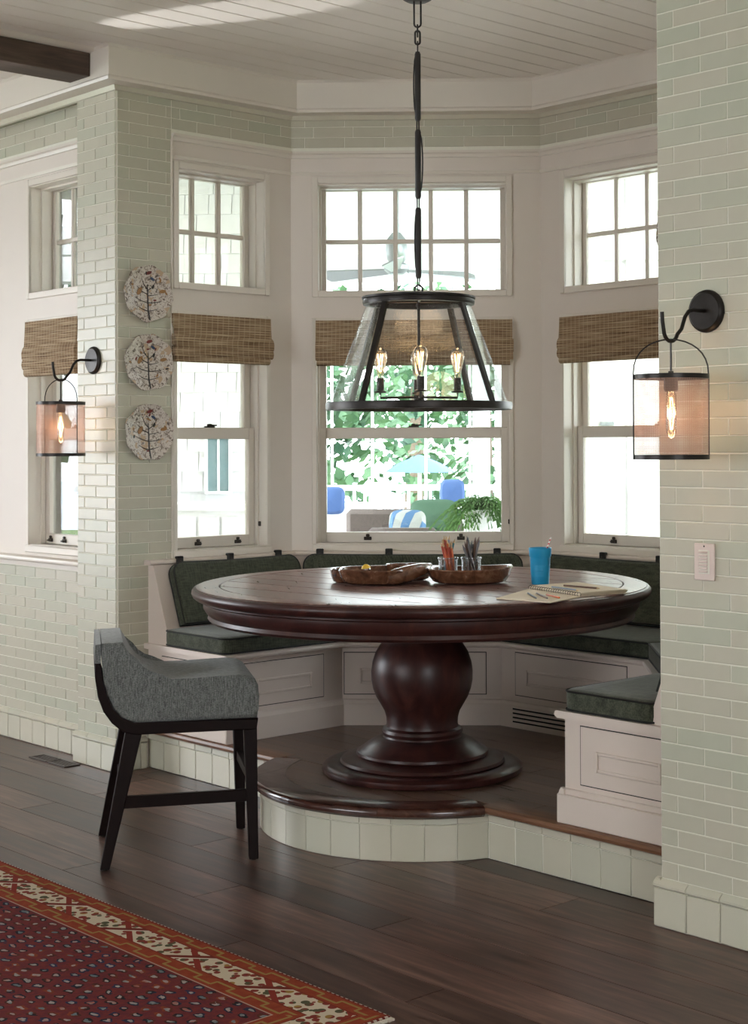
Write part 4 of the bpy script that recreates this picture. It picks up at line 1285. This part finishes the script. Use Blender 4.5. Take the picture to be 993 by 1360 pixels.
# ---------------------------------------------------------------- wall lanterns
def sconce(x0, d, label, bail_ang):
    zpl = 1.962
    root = thing('wall_lantern', (x0, -.01, zpl), label, 'wall light', 'caged lanterns either side of the window bay')
    fm = Matrix.Translation((x0, -.006, zpl)) @ Matrix.Rotation(PI/2, 4, 'X')
    mb = MB(); mb.lathe([(0, 0), (.066, 0), (.068, .006), (.066, .012), (.058, .016), (.056, .020), (.030, .022), (0, .023)], frame=fm, n=36); mb.build('backplate', 'iron', root)
    ya = -.028
    zt, zbm = 1.759, 1.500
    hk = 1.860                         # bottom of the hook
    pts = [(x0, ya, zpl), (x0, -.085, zpl), (x0, -.105, zpl-.006), (x0, -.122, zpl-.024), (x0, -.140, zpl-.062)]
    for k in range(9):
        q = -.35-(PI-.7)*k/8
        pts.append((x0, -d-.034*math.cos(q)*-1*-1 if False else -(d-.034*math.cos(q)), hk+.034+.034*math.sin(q)))
    pts += [(x0, -(d+.040), hk+.060), (x0, -(d+.042), hk+.088)]
    MB().tube(pts, .0062, 10).build('hook_arm', 'iron', root)
    c = Vector((x0, -d, 0)); rr = .113
    u = Vector((math.cos(bail_ang), math.sin(bail_ang), 0))
    # bail wire: up both sides and over the hook
    pts = [c+u*(rr+.004)+Vector((0, 0, zbm))]
    pts.append(c+u*(rr+.004)+Vector((0, 0, zt)))
    for k in range(1, 16):
        q = PI*k/16; pts.append(c+u*(rr+.004)*math.cos(q)+Vector((0, 0, zt+(hk+.006-zt)*math.sin(q)**.85)))
    pts += [c-u*(rr+.004)+Vector((0, 0, zt)), c-u*(rr+.004)+Vector((0, 0, zbm))]
    MB().tube(pts, .0024, 6).build('bail_wire', 'iron', root)
    for nm, z0, z1 in (('top_band', zt-.014, zt), ('bottom_band', zbm, zbm+.014)):
        MB().lathe([(rr-.002, z0), (rr+.002, z0), (rr+.002, z1), (rr-.002, z1), (rr-.002, z0)], (c.x, c.y, 0), 48, close=False).build(nm, 'iron', root)
    sc = MB().lathe([(rr, zbm+.013), (rr, zt-.013)], (c.x, c.y, 0), 64, close=False).build('mesh_screen', 'mesh', root)
    # shift the mesh object's origin to the cylinder axis so its weave follows the curve
    dl = Vector((c.x, c.y, 1.6))-world_origin(root)
    sc.data.transform(Matrix.Translation(-dl)); sc.location = dl
    mb = MB()
    v = Vector((-u.y, u.x, 0))
    for w_ in (u, v): mb.tube([c-w_*rr+Vector((0, 0, zt-.006)), c+w_*rr+Vector((0, 0, zt-.006))], .003, 6)
    mb.build('top_crossbar', 'iron', root)
    MB().tube([c+Vector((0, 0, hk)), c+Vector((0, 0, zt-.004))], .0032, 6).build('drop_rod', 'iron', root)
    mb = MB(); mb.lathe([(0, zt+.012), (.008, zt+.010), (.010, zt-.004), (.021, zt-.008), (.022, zt-.044), (.019, zt-.052), (0, zt-.052)], (c.x, c.y, 0), 20)
    skt = mb.build('socket', 'bronze', root)
    mb = MB(); mb.lathe([(.012, zt-.052), (.0155, zt-.062), (.0165, zt-.16), (.0145, zt-.180), (.008, zt-.192), (0, zt-.195)], (c.x, c.y, 0), 18, close=False); mb.build('bulb', 'bulb_glass', skt)
    mb = MB()
    for k in range(3):
        q = 2*PI*k/3; mb.tube([(c.x+.004*math.cos(q), c.y+.004*math.sin(q), zt-.07), (c.x+.009*math.cos(q+1), c.y+.009*math.sin(q+1), zt-.12), (c.x+.004*math.cos(q), c.y+.004*math.sin(q), zt-.17)], .0016, 5)
    mb.build('filament', 'filament', skt)
    ld = bpy.data.lights.new('lantern_glow', 'POINT'); ld.energy = .9; ld.color = (1, .66, .36); ld.shadow_soft_size = .03
    lo = bpy.data.objects.new('lantern_glow', ld); COL.objects.link(lo); lo.location = (c.x, c.y, zt-.12)
sconce(-.193, .190, 'black caged wall lantern on the left tiled pier', R(10))
sconce(3.452, .193, 'black caged wall lantern on the right tiled wall', R(52))
ld = bpy.data.lights.new('pendant_glow', 'POINT'); ld.energy = 2.2; ld.color = (1, .70, .42); ld.shadow_soft_size = .12
lo = bpy.data.objects.new('pendant_glow', ld); COL.objects.link(lo); lo.location = (PX, PY, 1.90)

# ---------------------------------------------------------------- wall plates
def wall_plate(yc, zc, label, seed, xw=.009, sx=1):
    rnd = random.Random(seed)
    base = Vector((xw, yc, zc))
    root = thing('wall_plate', base, label, 'plate', 'three tree plates on the pier')
    nn = 72
    def rad(q): return .137*(1+.030*math.cos(8*q+seed)+.012*math.cos(5*q+1.7*seed)+.008*math.sin(19*q))
    rings = []
    for f, xo in ((.55, .002), (.70, .004), (.95, .018), (1.0, .022), (.985, .0255), (.80, .017), (.62, .010), (.3, .009), (.02, .009)):
        rings.append([base+Vector((sx*xo, rad(2*PI*i/nn)*f*math.cos(2*PI*i/nn), rad(2*PI*i/nn)*f*math.sin(2*PI*i/nn))) for i in range(nn)])
    MB().loft(rings).build('plate_body', 'plate', root)
    def xs(r): return .0105 if r < .08 else .0105+(r-.08)*.26
    def pt(u, v): return base+Vector((sx*(xs(math.hypot(u, v))+.0005), u, v))
    mb = MB()
    mb.tube([pt(.006, -.128), pt(.004, -.08), pt(.002, -.02), pt(0, .045)], [.0036, .0034, .0028, .0018], 6)
    for (v0, u1, v1) in ((-.085, .060, -.070), (-.085, -.055, -.062), (-.045, .075, -.035), (-.045, -.070, -.020), (-.010, .062, .0), (-.005, -.060, .035), (.015, .045, .055), (.02, -.035, .075)):
        mb.tube([pt(.003, v0), pt(u1*.5, v0+(v1-v0)*.35), pt(u1, v1)], [.0022, .0018, .0010], 5)
    mb.build('tree_drawing', 'plate_ink', root)
    def leaf(u, v, a, w, mat, nm='painted_leaf'):
        mb = MB(); c, s = math.cos(a), math.sin(a); P_ = []
        for k in range(8):
            q = 2*PI*k/8; x_ = w*math.cos(q); y_ = w*.5*math.sin(q)
            P_.append((u+x_*c-y_*s, v+x_*s+y_*c))
        mb.loft([[pt(*q_) for q_ in P_], [pt(*q_)+Vector((sx*.0012, 0, 0)) for q_ in P_]]); mb.build(nm, mat, root)
    leaf(.004, .100, .3, .017, 'plate_red'); leaf(.028, .072, -.5, .014, 'plate_blue'); leaf(-.045, .010, 1.0, .022, 'plate_amber')
    leaf(.032, .035, 1.2, .012, 'plate_ink'); leaf(.085, .015, .2, .018, 'plate_amber')
    for k in range(7):
        q = rnd.uniform(0, 2*PI); r_ = rnd.uniform(.05, .11)
        leaf(r_*math.cos(q), r_*math.sin(q), rnd.uniform(0, 3), .009, rnd.choice(['plate_ink', 'plate_amber', 'plate_red']))
wall_plate(.157, 2.281, 'top tree-painted scalloped plate of the three on the pier', 1)
wall_plate(.160, 1.950, 'middle tree-painted scalloped plate of the three on the pier', 2)
wall_plate(.160, 2.250, 'scalloped plate on the right return wall, only its edge showing past the corner', 4, W-.009, -1)
wall_plate(.161, 1.613, 'bottom tree-painted scalloped plate of the three on the pier', 3)

# ---------------------------------------------------------------- light switch
sw = thing('light_switch', (3.440, -.012, 1.177), 'pale pink keypad light switch on the right tiled wall', 'switch')
MB().box(3.401, 3.479, -.017, -.010, 1.119, 1.235, .002, 1).build('cover_plate', 'switch', sw)
MB().box(3.419, 3.461, -.0175, -.016, 1.140, 1.214, .0005, 1).build('button_recess', 'grout', sw)
for i in range(7):
    z = 1.1435+.0100*i
    MB().box(3.421, 3.455, -.023, -.0175, z, z+.0078, .0018, 1).build('button', 'switch', sw)
MB().lathe([(0, 0), (.003, 0), (.002, .001), (0, .0012)], frame=Matrix.Translation((3.440, -.017, 1.226)) @ Matrix.Rotation(PI/2, 4, 'X'), n=8).build('screw', 'bronze', sw)

# ---------------------------------------------------------------- low-back stool
SF = Vector((.507, .862, 0)); SS = Vector((.862, -.507, 0)); SC = Vector((1.353, -.581, 0))
def sp(f, s, z): 
    v = SC + SF*f + SS*s
    return Vector((v.x, v.y, z))
st = thing('counter_stool', SC, 'low-backed stool with grey tweed seat and dark legs, left of the table', 'stool')
def s_extrude(name, prof, s0, s1, mat, bev=.0, parent=st, seg=3):
    mb = MB(); n0 = [sp(f, s0, z) for f, z in prof]; n1 = [sp(f, s1, z) for f, z in prof]
    mb.loft([n0, n1])
    if bev:
        fs = [f for f in mb.bm.faces if len(f.verts) > 4]
        es = set(e for f in fs for e in f.edges)
        bmesh.ops.bevel(mb.bm, geom=list(es), offset=bev, segments=seg, affect='EDGES', profile=.6)
    return mb.build(name, mat, parent)
inner = [(-.205, .826), (-.185, .790), (-.168, .755), (-.145, .725), (-.115, .704), (-.08, .692), (-.03, .686), (.05, .686), (.15, .690), (.215, .692), (.255, .688), (.280, .674), (.292, .650), (.294, .610), (.292, .560), (.288, .528)]
outer = [(-.165, .528), (-.21, .548), (-.240, .580), (-.262, .625), (-.274, .680), (-.280, .740), (-.282, .800), (-.282, .824)]
s_extrude('upholstered_seat', inner+outer, -.245, .245, 'stool_cloth', .016)
# outer back panel of cloth and the wooden shell below it
s_extrude('back_panel', [(-.284, .822), (-.304, .820), (-.307, .752), (-.285, .752)], -.245, .245, 'stool_cloth', .003)
s_extrude('wooden_shell', [(-.285, .751), (-.308, .751), (-.306, .700), (-.296, .630), (-.276, .575), (-.246, .532), (-.205, .497), (-.160, .486), (.270, .486), (.285, .492), (.290, .527),
                           (-.163, .527), (-.212, .546), (-.243, .579), (-.265, .625), (-.277, .680), (-.284, .735)], -.250, .250, 'dark_stain', .004, seg=1)
def leg(name, f0, s0, f1, s1, w0, w1, ztop=.500):
    mb = MB()
    q0 = [sp(f1+a*w1, s1+b*w1, 0.004) for a, b in ((-.5, -.5), (.5, -.5), (.5, .5), (-.5, .5))]
    q1 = [sp(f0+a*w0, s0+b*w0*.75, ztop) for a, b in ((-.5, -.5), (.5, -.5), (.5, .5), (-.5, .5))]
    mb.hexa(q0+q1, .003, 1)
    l = mb.build(name, 'dark_stain', st)
    MB().lathe([(0, 0), (.010, 0), (.010, .005), (0, .005)], sp(f1, s1, 0), 10).build('glide', 'bronze', l)
leg('leg', -.165, .215, -.272, .255, .062, .034); leg('leg', -.165, -.215, -.272, -.255, .062, .034)
leg('leg', .262, .215, .272, .238, .050, .034); leg('leg', .262, -.215, .272, -.238, .050, .034)
def rail(f0, s0, f1, s1, z0, z1, w=.022):
    d = (sp(f1, s1, 0)-sp(f0, s0, 0)).normalized(); p = Vector((-d.y, d.x, 0))*w/2
    a, b = sp(f0, s0, 0), sp(f1, s1, 0)
    c = [a-p, a+p, b+p, b-p]
    mb = MB(); mb.hexa([Vector((q.x, q.y, z0)) for q in c]+[Vector((q.x, q.y, z1)) for q in c], .002, 1); mb.build('stretcher', 'dark_stain', st)
rail(-.215, .240, .265, .227, .218, .262)
rail(-.205, -.225, -.205, .225, .255, .290); rail(.264, -.215, .264, .215, .285, .320)

# ---------------------------------------------------------------- rug
rug = thing('area_rug', (1.0, -2.4, 0), 'red patterned oriental rug with a cream flowered border in the foreground', 'rug')
MB().box(-3.0, 3.255, -3.70, -1.170, .0005, .010, .003, 2).build('pile', 'rug', rug)
mb = MB()
for i in range(200):
    yy = -1.175-i*.0126
    mb.box(3.253, 3.268+random.uniform(0, .004), yy-.005, yy+.005, .001, .0065)
mb.build('end_fringe', 'fringe', rug, kind='stuff')

# ================================================================ outdoors, on the porch
OF = FC      # porch frame: t along the 45 degree wall, negative offsets go outside
def ob(mb, t0, t1, d0, d1, z0, z1, bev=0): return mb.fbox(OF, t0, t1, -d1, -d0, z0, z1, bev, 1)
ob(MB(), -9, 9, .9, 10.5, -.12, -.03).build('porch_floor', 'deckwood', None, label='grey painted porch deck floor outside the windows', cat='deck', kind='structure')
pc = ob(MB(), -1.75, 6, .9, 7.3, 3.52, 3.62).build('porch_ceiling', 'outdoor_white', None, label='white boarded porch ceiling seen through the upper panes', cat='ceiling', kind='structure')
for i in range(25):
    d0 = 1.0+.25*i
    ob(MB(), -1.75, 6, d0+.01, d0+.24, 3.50, 3.52).build('ceiling_board', 'outdoor_white', pc, smooth=False)
mb = MB(); ob(mb, -6, 6, 6.9, 7.2, 3.15, 3.5); ob(mb, -6, 6, 5.6, 5.75, 3.25, 3.5)
mb.build('porch_beam', 'outdoor_white', None, label='white beam across the porch ceiling, seen through the upper panes', cat='beam')
# shingled house wall seen through the two left windows
hw = ob(MB(), -1.5, -.45, 3.02, 3.3, 0, 3.5).build('house_wall', 'outdoor_white', None, label='white shingled house wall outside the two left windows', cat='wall')
row = 0; z = 1.22
while z < 3.45:
    t = -1.5-(.09 if row % 2 else 0)
    while t < -.46:
        w = random.uniform(.14, .20)
        a, b_ = max(t, -1.5), min(t+w, -.45)
        if b_-a > .03:
            mb = MB(); mb.hexa([OF(a+.0015, -2.985, z), OF(b_-.0015, -2.985, z), OF(b_-.004, -3.02, z), OF(a+.004, -3.02, z), OF(a+.004, -3.012, z+.145), OF(b_-.004, -3.012, z+.145), OF(b_-.004, -3.02, z+.145), OF(a+.004, -3.02, z+.145)])
            mb.build('shingle', 'outdoor_white', hw, smooth=False)
        t += w
    z += .142; row += 1
hwin = thing('house_window', OF(-.87, -2.98, 1.25), 'narrow teal paned window in the shingled wall outside', 'window')
mb = MB(); frame4(mb, OF, -.98, -.79, 1.20, 1.66, -2.985, -2.95, .02, .02, .02, .02); mb.build('frame', 'outdoor_white', hwin)
ob(MB(), -.96, -.81, 2.965, 2.975, 1.22, 1.64).build('pane', 'teal_glass', hwin)
ob(MB(), -.89, -.875, 2.95, 2.965, 1.22, 1.64).build('muntin', 'outdoor_white', hwin)
oc = thing('outdoor_counter', OF(-1.0, -2.6, 0), 'white panelled outdoor counter seen through the left bay window', 'counter')
ob(MB(), -1.6, -.60, 2.45, 2.9, -.03, 1.10).build('cabinet', 'outdoor_white', oc)
ob(MB(), -1.63, -.57, 2.40, 2.92, 1.10, 1.15, .008).build('counter_top', 'outdoor_white', oc)
for t in (-1.5, -1.34, -1.18, -1.02, -.86, -.70):
    ob(MB(), t-.07, t+.07, 2.43, 2.45, .1, 1.06).build('panel', 'outdoor_white', oc, smooth=False)
# panelled white wall with a lamp, seen through the right window
rwl = ob(MB(), 1.60, 3.6, 2.05, 2.25, 0, 3.5).build('porch_wall', 'outdoor_white', None, label='white panelled porch wall outside the right window', cat='wall')
for t in (1.70, 1.965, 2.20, 2.46, 2.72, 3.0): ob(MB(), t-.028, t+.028, 2.02, 2.05, 0, 3.3, .004).build('batten', 'outdoor_white', rwl)
for t in (1.83, 2.08, 2.33, 2.59): ob(MB(), t-.09, t+.09, 2.035, 2.05, .35, 1.32, .004).build('panel', 'outdoor_white', rwl)
ob(MB(), 1.6, 3.6, 2.01, 2.05, 2.74, 2.92, .004).build('head_trim', 'outdoor_white', rwl)
pl = thing('porch_lamp', OF(1.80, -1.98, 1.66), 'small lit square lamp on the porch wall outside the right window', 'wall light')
ob(MB(), 1.765, 1.835, 1.90, 2.0, 1.69, 1.79, .004).build('lit_shade', 'porch_lamp', pl)
ob(MB(), 1.755, 1.845, 1.89, 2.04, 1.665, 1.69, .004).build('bracket', 'fan_metal', pl)
# ceiling fan
fan = thing('ceiling_fan', OF(.425, -2.4, 2.7), 'grey ceiling fan on the porch, behind the centre upper panes', 'fan')
c = OF(.425, -2.4, 0)
MB().tube([(c.x, c.y, 2.95), (c.x, c.y, 3.5)], .018, 10).build('down_rod', 'fan_metal', fan)
mb = MB(); mb.lathe([(0, 2.70), (.05, 2.70), (.085, 2.73), (.085, 2.76), (.05, 2.78), (.065, 2.80), (.075, 2.86), (.07, 2.93), (.03, 2.98), (0, 2.98)], (c.x, c.y, 0), 28); mb.build('motor', 'fan_metal', fan)
for q in (-.55, 1.55, 3.65):
    d = OF.e*math.cos(q)+OF.n*math.sin(q); p = Vector((-d.y, d.x, 0))
    P_ = [c+d*.08-p*.03, c+d*.58-p*.075, c+d*.62+p*.0, c+d*.58+p*.065, c+d*.08+p*.03]
    mb = MB(); mb.loft([[Vector((v.x, v.y, 2.718+(v-c).dot(p)*.42)) for v in P_], [Vector((v.x, v.y, 2.728+(v-c).dot(p)*.42)) for v in P_]]); mb.build('blade', 'fan_metal', fan)
# porch columns, railing and thin screen posts
for t, d, wd, lb in ((1.00, 7.0, .17, 'square white porch column at the right of the centre window'), (-1.45, 9.3, .17, 'white porch column standing at the far railing'), (2.9, 7.0, .17, 'white porch column hidden behind the porch wall')):
    root = thing('porch_column', OF(t, -d, 0), lb, 'column')
    ob(MB(), t-wd/2, t+wd/2, d-wd/2, d+wd/2, -.03, 3.5, .008).build('shaft', 'outdoor_white', root)
    ob(MB(), t-wd/2-.02, t+wd/2+.02, d-wd/2-.02, d+wd/2+.02, -.03, .15, .008).build('base', 'outdoor_white', root)
sid = ob(MB(), 1.12, 1.7, 5.0, 5.2, 0, 3.5).build('siding_wall', 'outdoor_white', None, label='narrow strip of white lap siding beside the fern outside', cat='wall')
for i in range(28): 
    z = .9+.085*i
    ob(MB(), 1.11, 1.7, 4.985, 5.0, z, z+.075, .003).build('siding_board', 'outdoor_white', sid)
rl = thing('deck_railing', OF(0, -9.0, 0), 'white deck railing with balusters seen through the centre window', 'railing')
ob(MB(), -3.5, 4, 8.96, 9.04, 1.04, 1.10, .006).build('top_rail', 'outdoor_white', rl)
ob(MB(), -3.5, 4, 8.97, 9.03, .12, .17, .006).build('bottom_rail', 'outdoor_white', rl)
for i in range(62): 
    t = -3.4+.12*i; ob(MB(), t-.016, t+.016, 8.985, 9.015, .17, 1.04).build('baluster', 'outdoor_white', rl, smooth=False)
for t, wh in ((-.62, 'leftmost of the four thin white screen posts seen through the centre window'), (-.18, 'second from left of the thin white screen posts outside the centre window'), (.40, 'third from left of the thin white screen posts outside the centre window'), (.88, 'rightmost thin white screen post, beside the porch column')):
    ob(MB(), t-.014, t+.014, 8.75, 8.78, 0, 3.2).build('screen_post', 'outdoor_white', None, label=wh, cat='post', group='thin screen posts on the porch', smooth=False)
# wicker sofa, armchair, white armchair, cushions
def seatish(name, label, t0, t1, d0, d1, zs, zb, mat, cmat, cat):
    root = thing(name, OF((t0+t1)/2, -(d0+d1)/2, 0), label, cat)
    ob(MB(), t0, t1, d0, d0+.14, -.03, zb, .04).build('backrest', mat, root)
    ob(MB(), t0, t1, d0+.14, d1, .1, zs, .03).build('seat_frame', mat, root)
    for a in (t0, t1-.12): ob(MB(), a, a+.12, d0+.1, d1, -.03, zs+.22, .03).build('armrest', mat, root)
    ob(MB(), t0+.13, t1-.13, d0+.16, d1, zs, zs+.12, .03).build('cushion', cmat, root)
    return root
seatish('wicker_sofa', 'grey brown wicker sofa on the porch, its back to the window', -.15, .85, 5.0, 5.8, .38, 1.00, 'wicker', 'outdoor_white', 'sofa')
seatish('wicker_armchair', 'wicker armchair on the porch nearest to the centre window', .10, .66, 3.9, 4.6, .36, .90, 'wicker', 'outdoor_white', 'armchair')
seatish('white_armchair', 'white slipcovered armchair with blue back on the porch at left', -.75, -.05, 6.6, 7.3, .62, 1.0, 'outdoor_white', 'blue_cloth', 'armchair')
def pillow(t, d, z, w, h, mat, label, tilt=.3):
    root = MB(); rings = []
    for k, f in ((-1, .02), (-.7, .8), (0, 1), (.7, .8), (1, .02)):
        ring_ = []
        for i in range(20):
            q = 2*PI*i/20; cx, cy = math.cos(q), math.sin(q)
            sx = math.copysign(abs(cx)**.5, cx)*w/2*f; sz = math.copysign(abs(cy)**.5, cy)*h/2*f
            ring_.append(OF(t+sx, -d+k*.06+sz*tilt*-1, z+sz))
        rings.append(ring_)
    root.loft(rings).build('throw_pillow', mat, None, label=label, cat='pillow')
pillow(.60, 4.83, .96, .40, .26, 'green_cloth', 'green throw pillow on the porch seating outside')
pillow(.40, 4.40, .90, .30, .24, 'stripe', 'blue and white striped pillow on the porch seating outside')
pillow(-.42, 6.55, 1.02, .26, .26, 'blue_cloth', 'blue throw pillow at the left of the porch, by the railing')
pillow(.72, 6.8, 1.08, .24, .26, 'blue_cloth', 'blue throw pillow just left of the fern outside')
stl = thing('lattice_stool', OF(.22, -5.9, 0), 'small white lattice stool on the porch', 'stool')
ob(MB(), .10, .34, 5.9, 6.1, .98, 1.02, .004).build('stool_top', 'outdoor_white', stl)
for t in (.11, .165, .22, .275, .33): ob(MB(), t-.008, t+.008, 5.95, 6.0, -.03, .98).build('slat', 'outdoor_white', stl, smooth=False)
# fern in a pot on a stand
fn = thing('potted_fern', OF(1.0, -3.55, 0), 'bushy green fern in a pale pot outside the centre window', 'plant')
c = OF(.98, -3.55, 0)
mb = MB(); mb.lathe([(0, -.03), (.15, -.03), (.12, .4), (.10, .84), (.14, .86), (0, .86)], (c.x, c.y, 0), 20); mb.build('plant_stand', 'outdoor_white', fn)
mb = MB(); mb.lathe([(0, .86), (.10, .86), (.15, 1.04), (.155, 1.06), (.14, 1.06), (0, 1.03)], (c.x, c.y, 0), 24); mb.build('pot', 'outdoor_white', fn)
mb = MB(); rnd = random.Random(5)
for i in range(190):
    q = rnd.uniform(0, 2*PI); el = rnd.uniform(.05, 1.35); L_ = rnd.uniform(.28, .46)
    d = Vector((math.cos(q), math.sin(q), 0)); p = Vector((-d.y, d.x, 0))
    prev = None
    for k in range(9):
        f = k/8
        pos = Vector((c.x, c.y, 1.05))+d*(L_*f*math.cos(el))+Vector((0, 0, L_*f*math.sin(el)-.26*f*f*L_/.3))
        if prev is not None:
            wdt = .030*math.sin(PI*min(1, f+.1))+.004
            for s_ in (-1, 1):
                a_ = pos; b_ = pos+p*s_*wdt+Vector((0, 0, -.012)); c_ = pos+d*.012+p*s_*wdt*.3
                v_ = [mb.bm.verts.new(prev), mb.bm.verts.new(b_), mb.bm.verts.new(c_)]; mb.bm.faces.new(v_)
        prev = pos
mb.build('fronds', 'fern', fn, smooth=False, kind='stuff')
# garden
MB().box(-60, 30, -10, 70, -.9, -.8).build('lawn', 'grass', None, smooth=False, kind='structure')
ob(MB(), -40, 40, 30, 33.0, -.8, -.70).build('lake_shore', 'grass', None, smooth=False, kind='structure')
ob(MB(), -60, 60, 33, 90, -.79, -.72).build('lake', 'lake', None, smooth=False, label='strip of blue lake water beyond the trees', cat='lake', kind='structure')
def tree(t, d, h, r, seed, label, n=1500, base=.25):
    rnd = random.Random(seed); p = OF(t, -d, -.8)
    root = thing('tree', p, label, 'tree', 'garden trees beyond the railing')
    MB().tube([p, p+Vector((.1, 0, h*.4)), p+Vector((.05, .1, h*.8))], [r*.10, r*.07, r*.03], 8).build('trunk', 'bark', root)
    mb = MB()
    blobs = [(Vector((rnd.uniform(-1, 1)*r*.75, rnd.uniform(-1, 1)*r*.5, h*base+rnd.uniform(0, 1)*h*(1-base)))) for _ in range(16)]
    for i in range(n):
        b_ = rnd.choice(blobs)
        v = Vector((rnd.gauss(0, 1), rnd.gauss(0, 1), rnd.gauss(0, .8))); v.normalize()
        q = p+b_+v*r*rnd.uniform(.12, .38)
        a_ = Vector((rnd.uniform(-1, 1), rnd.uniform(-1, 1), rnd.uniform(-1, 1))).normalized()*rnd.uniform(.07, .15)
        c_ = a_.orthogonal().normalized()*a_.length*.6
        f = [mb.bm.verts.new(q-a_), mb.bm.verts.new(q+c_), mb.bm.verts.new(q+a_), mb.bm.verts.new(q-c_)]; mb.bm.faces.new(f)
    mb.build('foliage', 'leaf', root, smooth=False, kind='stuff')
tree(-2.0, 15, 5.0, 2.0, 1, 'leafy green tree beyond the railing at the left of the centre window', 2600)
tree(1.0, 19, 4.5, 2.2, 2, 'paler green tree beyond the railing at the right of the centre window', 1500)
tree(-.4, 24, 5.6, 2.4, 3, 'sparse tree farther away between the two nearer trees', 1100)
tree(-6.5, 14, 5.5, 2.4, 4, 'leafy tree standing outside to the left of the shingled wall', 1500)
tree(4.2, 12, 5.5, 2.2, 5, 'leafy tree beyond the porch outside at right', 1500)
um = thing('garden_umbrella', OF(.15, -13.5, -.8), 'blue garden umbrella beyond the railing, in the middle of the centre window', 'umbrella')
c = OF(.15, -13.5, -.8)
MB().tube([c, c+Vector((0, 0, 2.15))], .03, 8).build('pole', 'outdoor_white', um)
mb = MB(); mb.lathe([(.50, 1.96), (.30, 2.08), (.02, 2.20)], (c.x, c.y, -.8), 8, close=False); mb.build('canopy', 'blue_cloth', um)
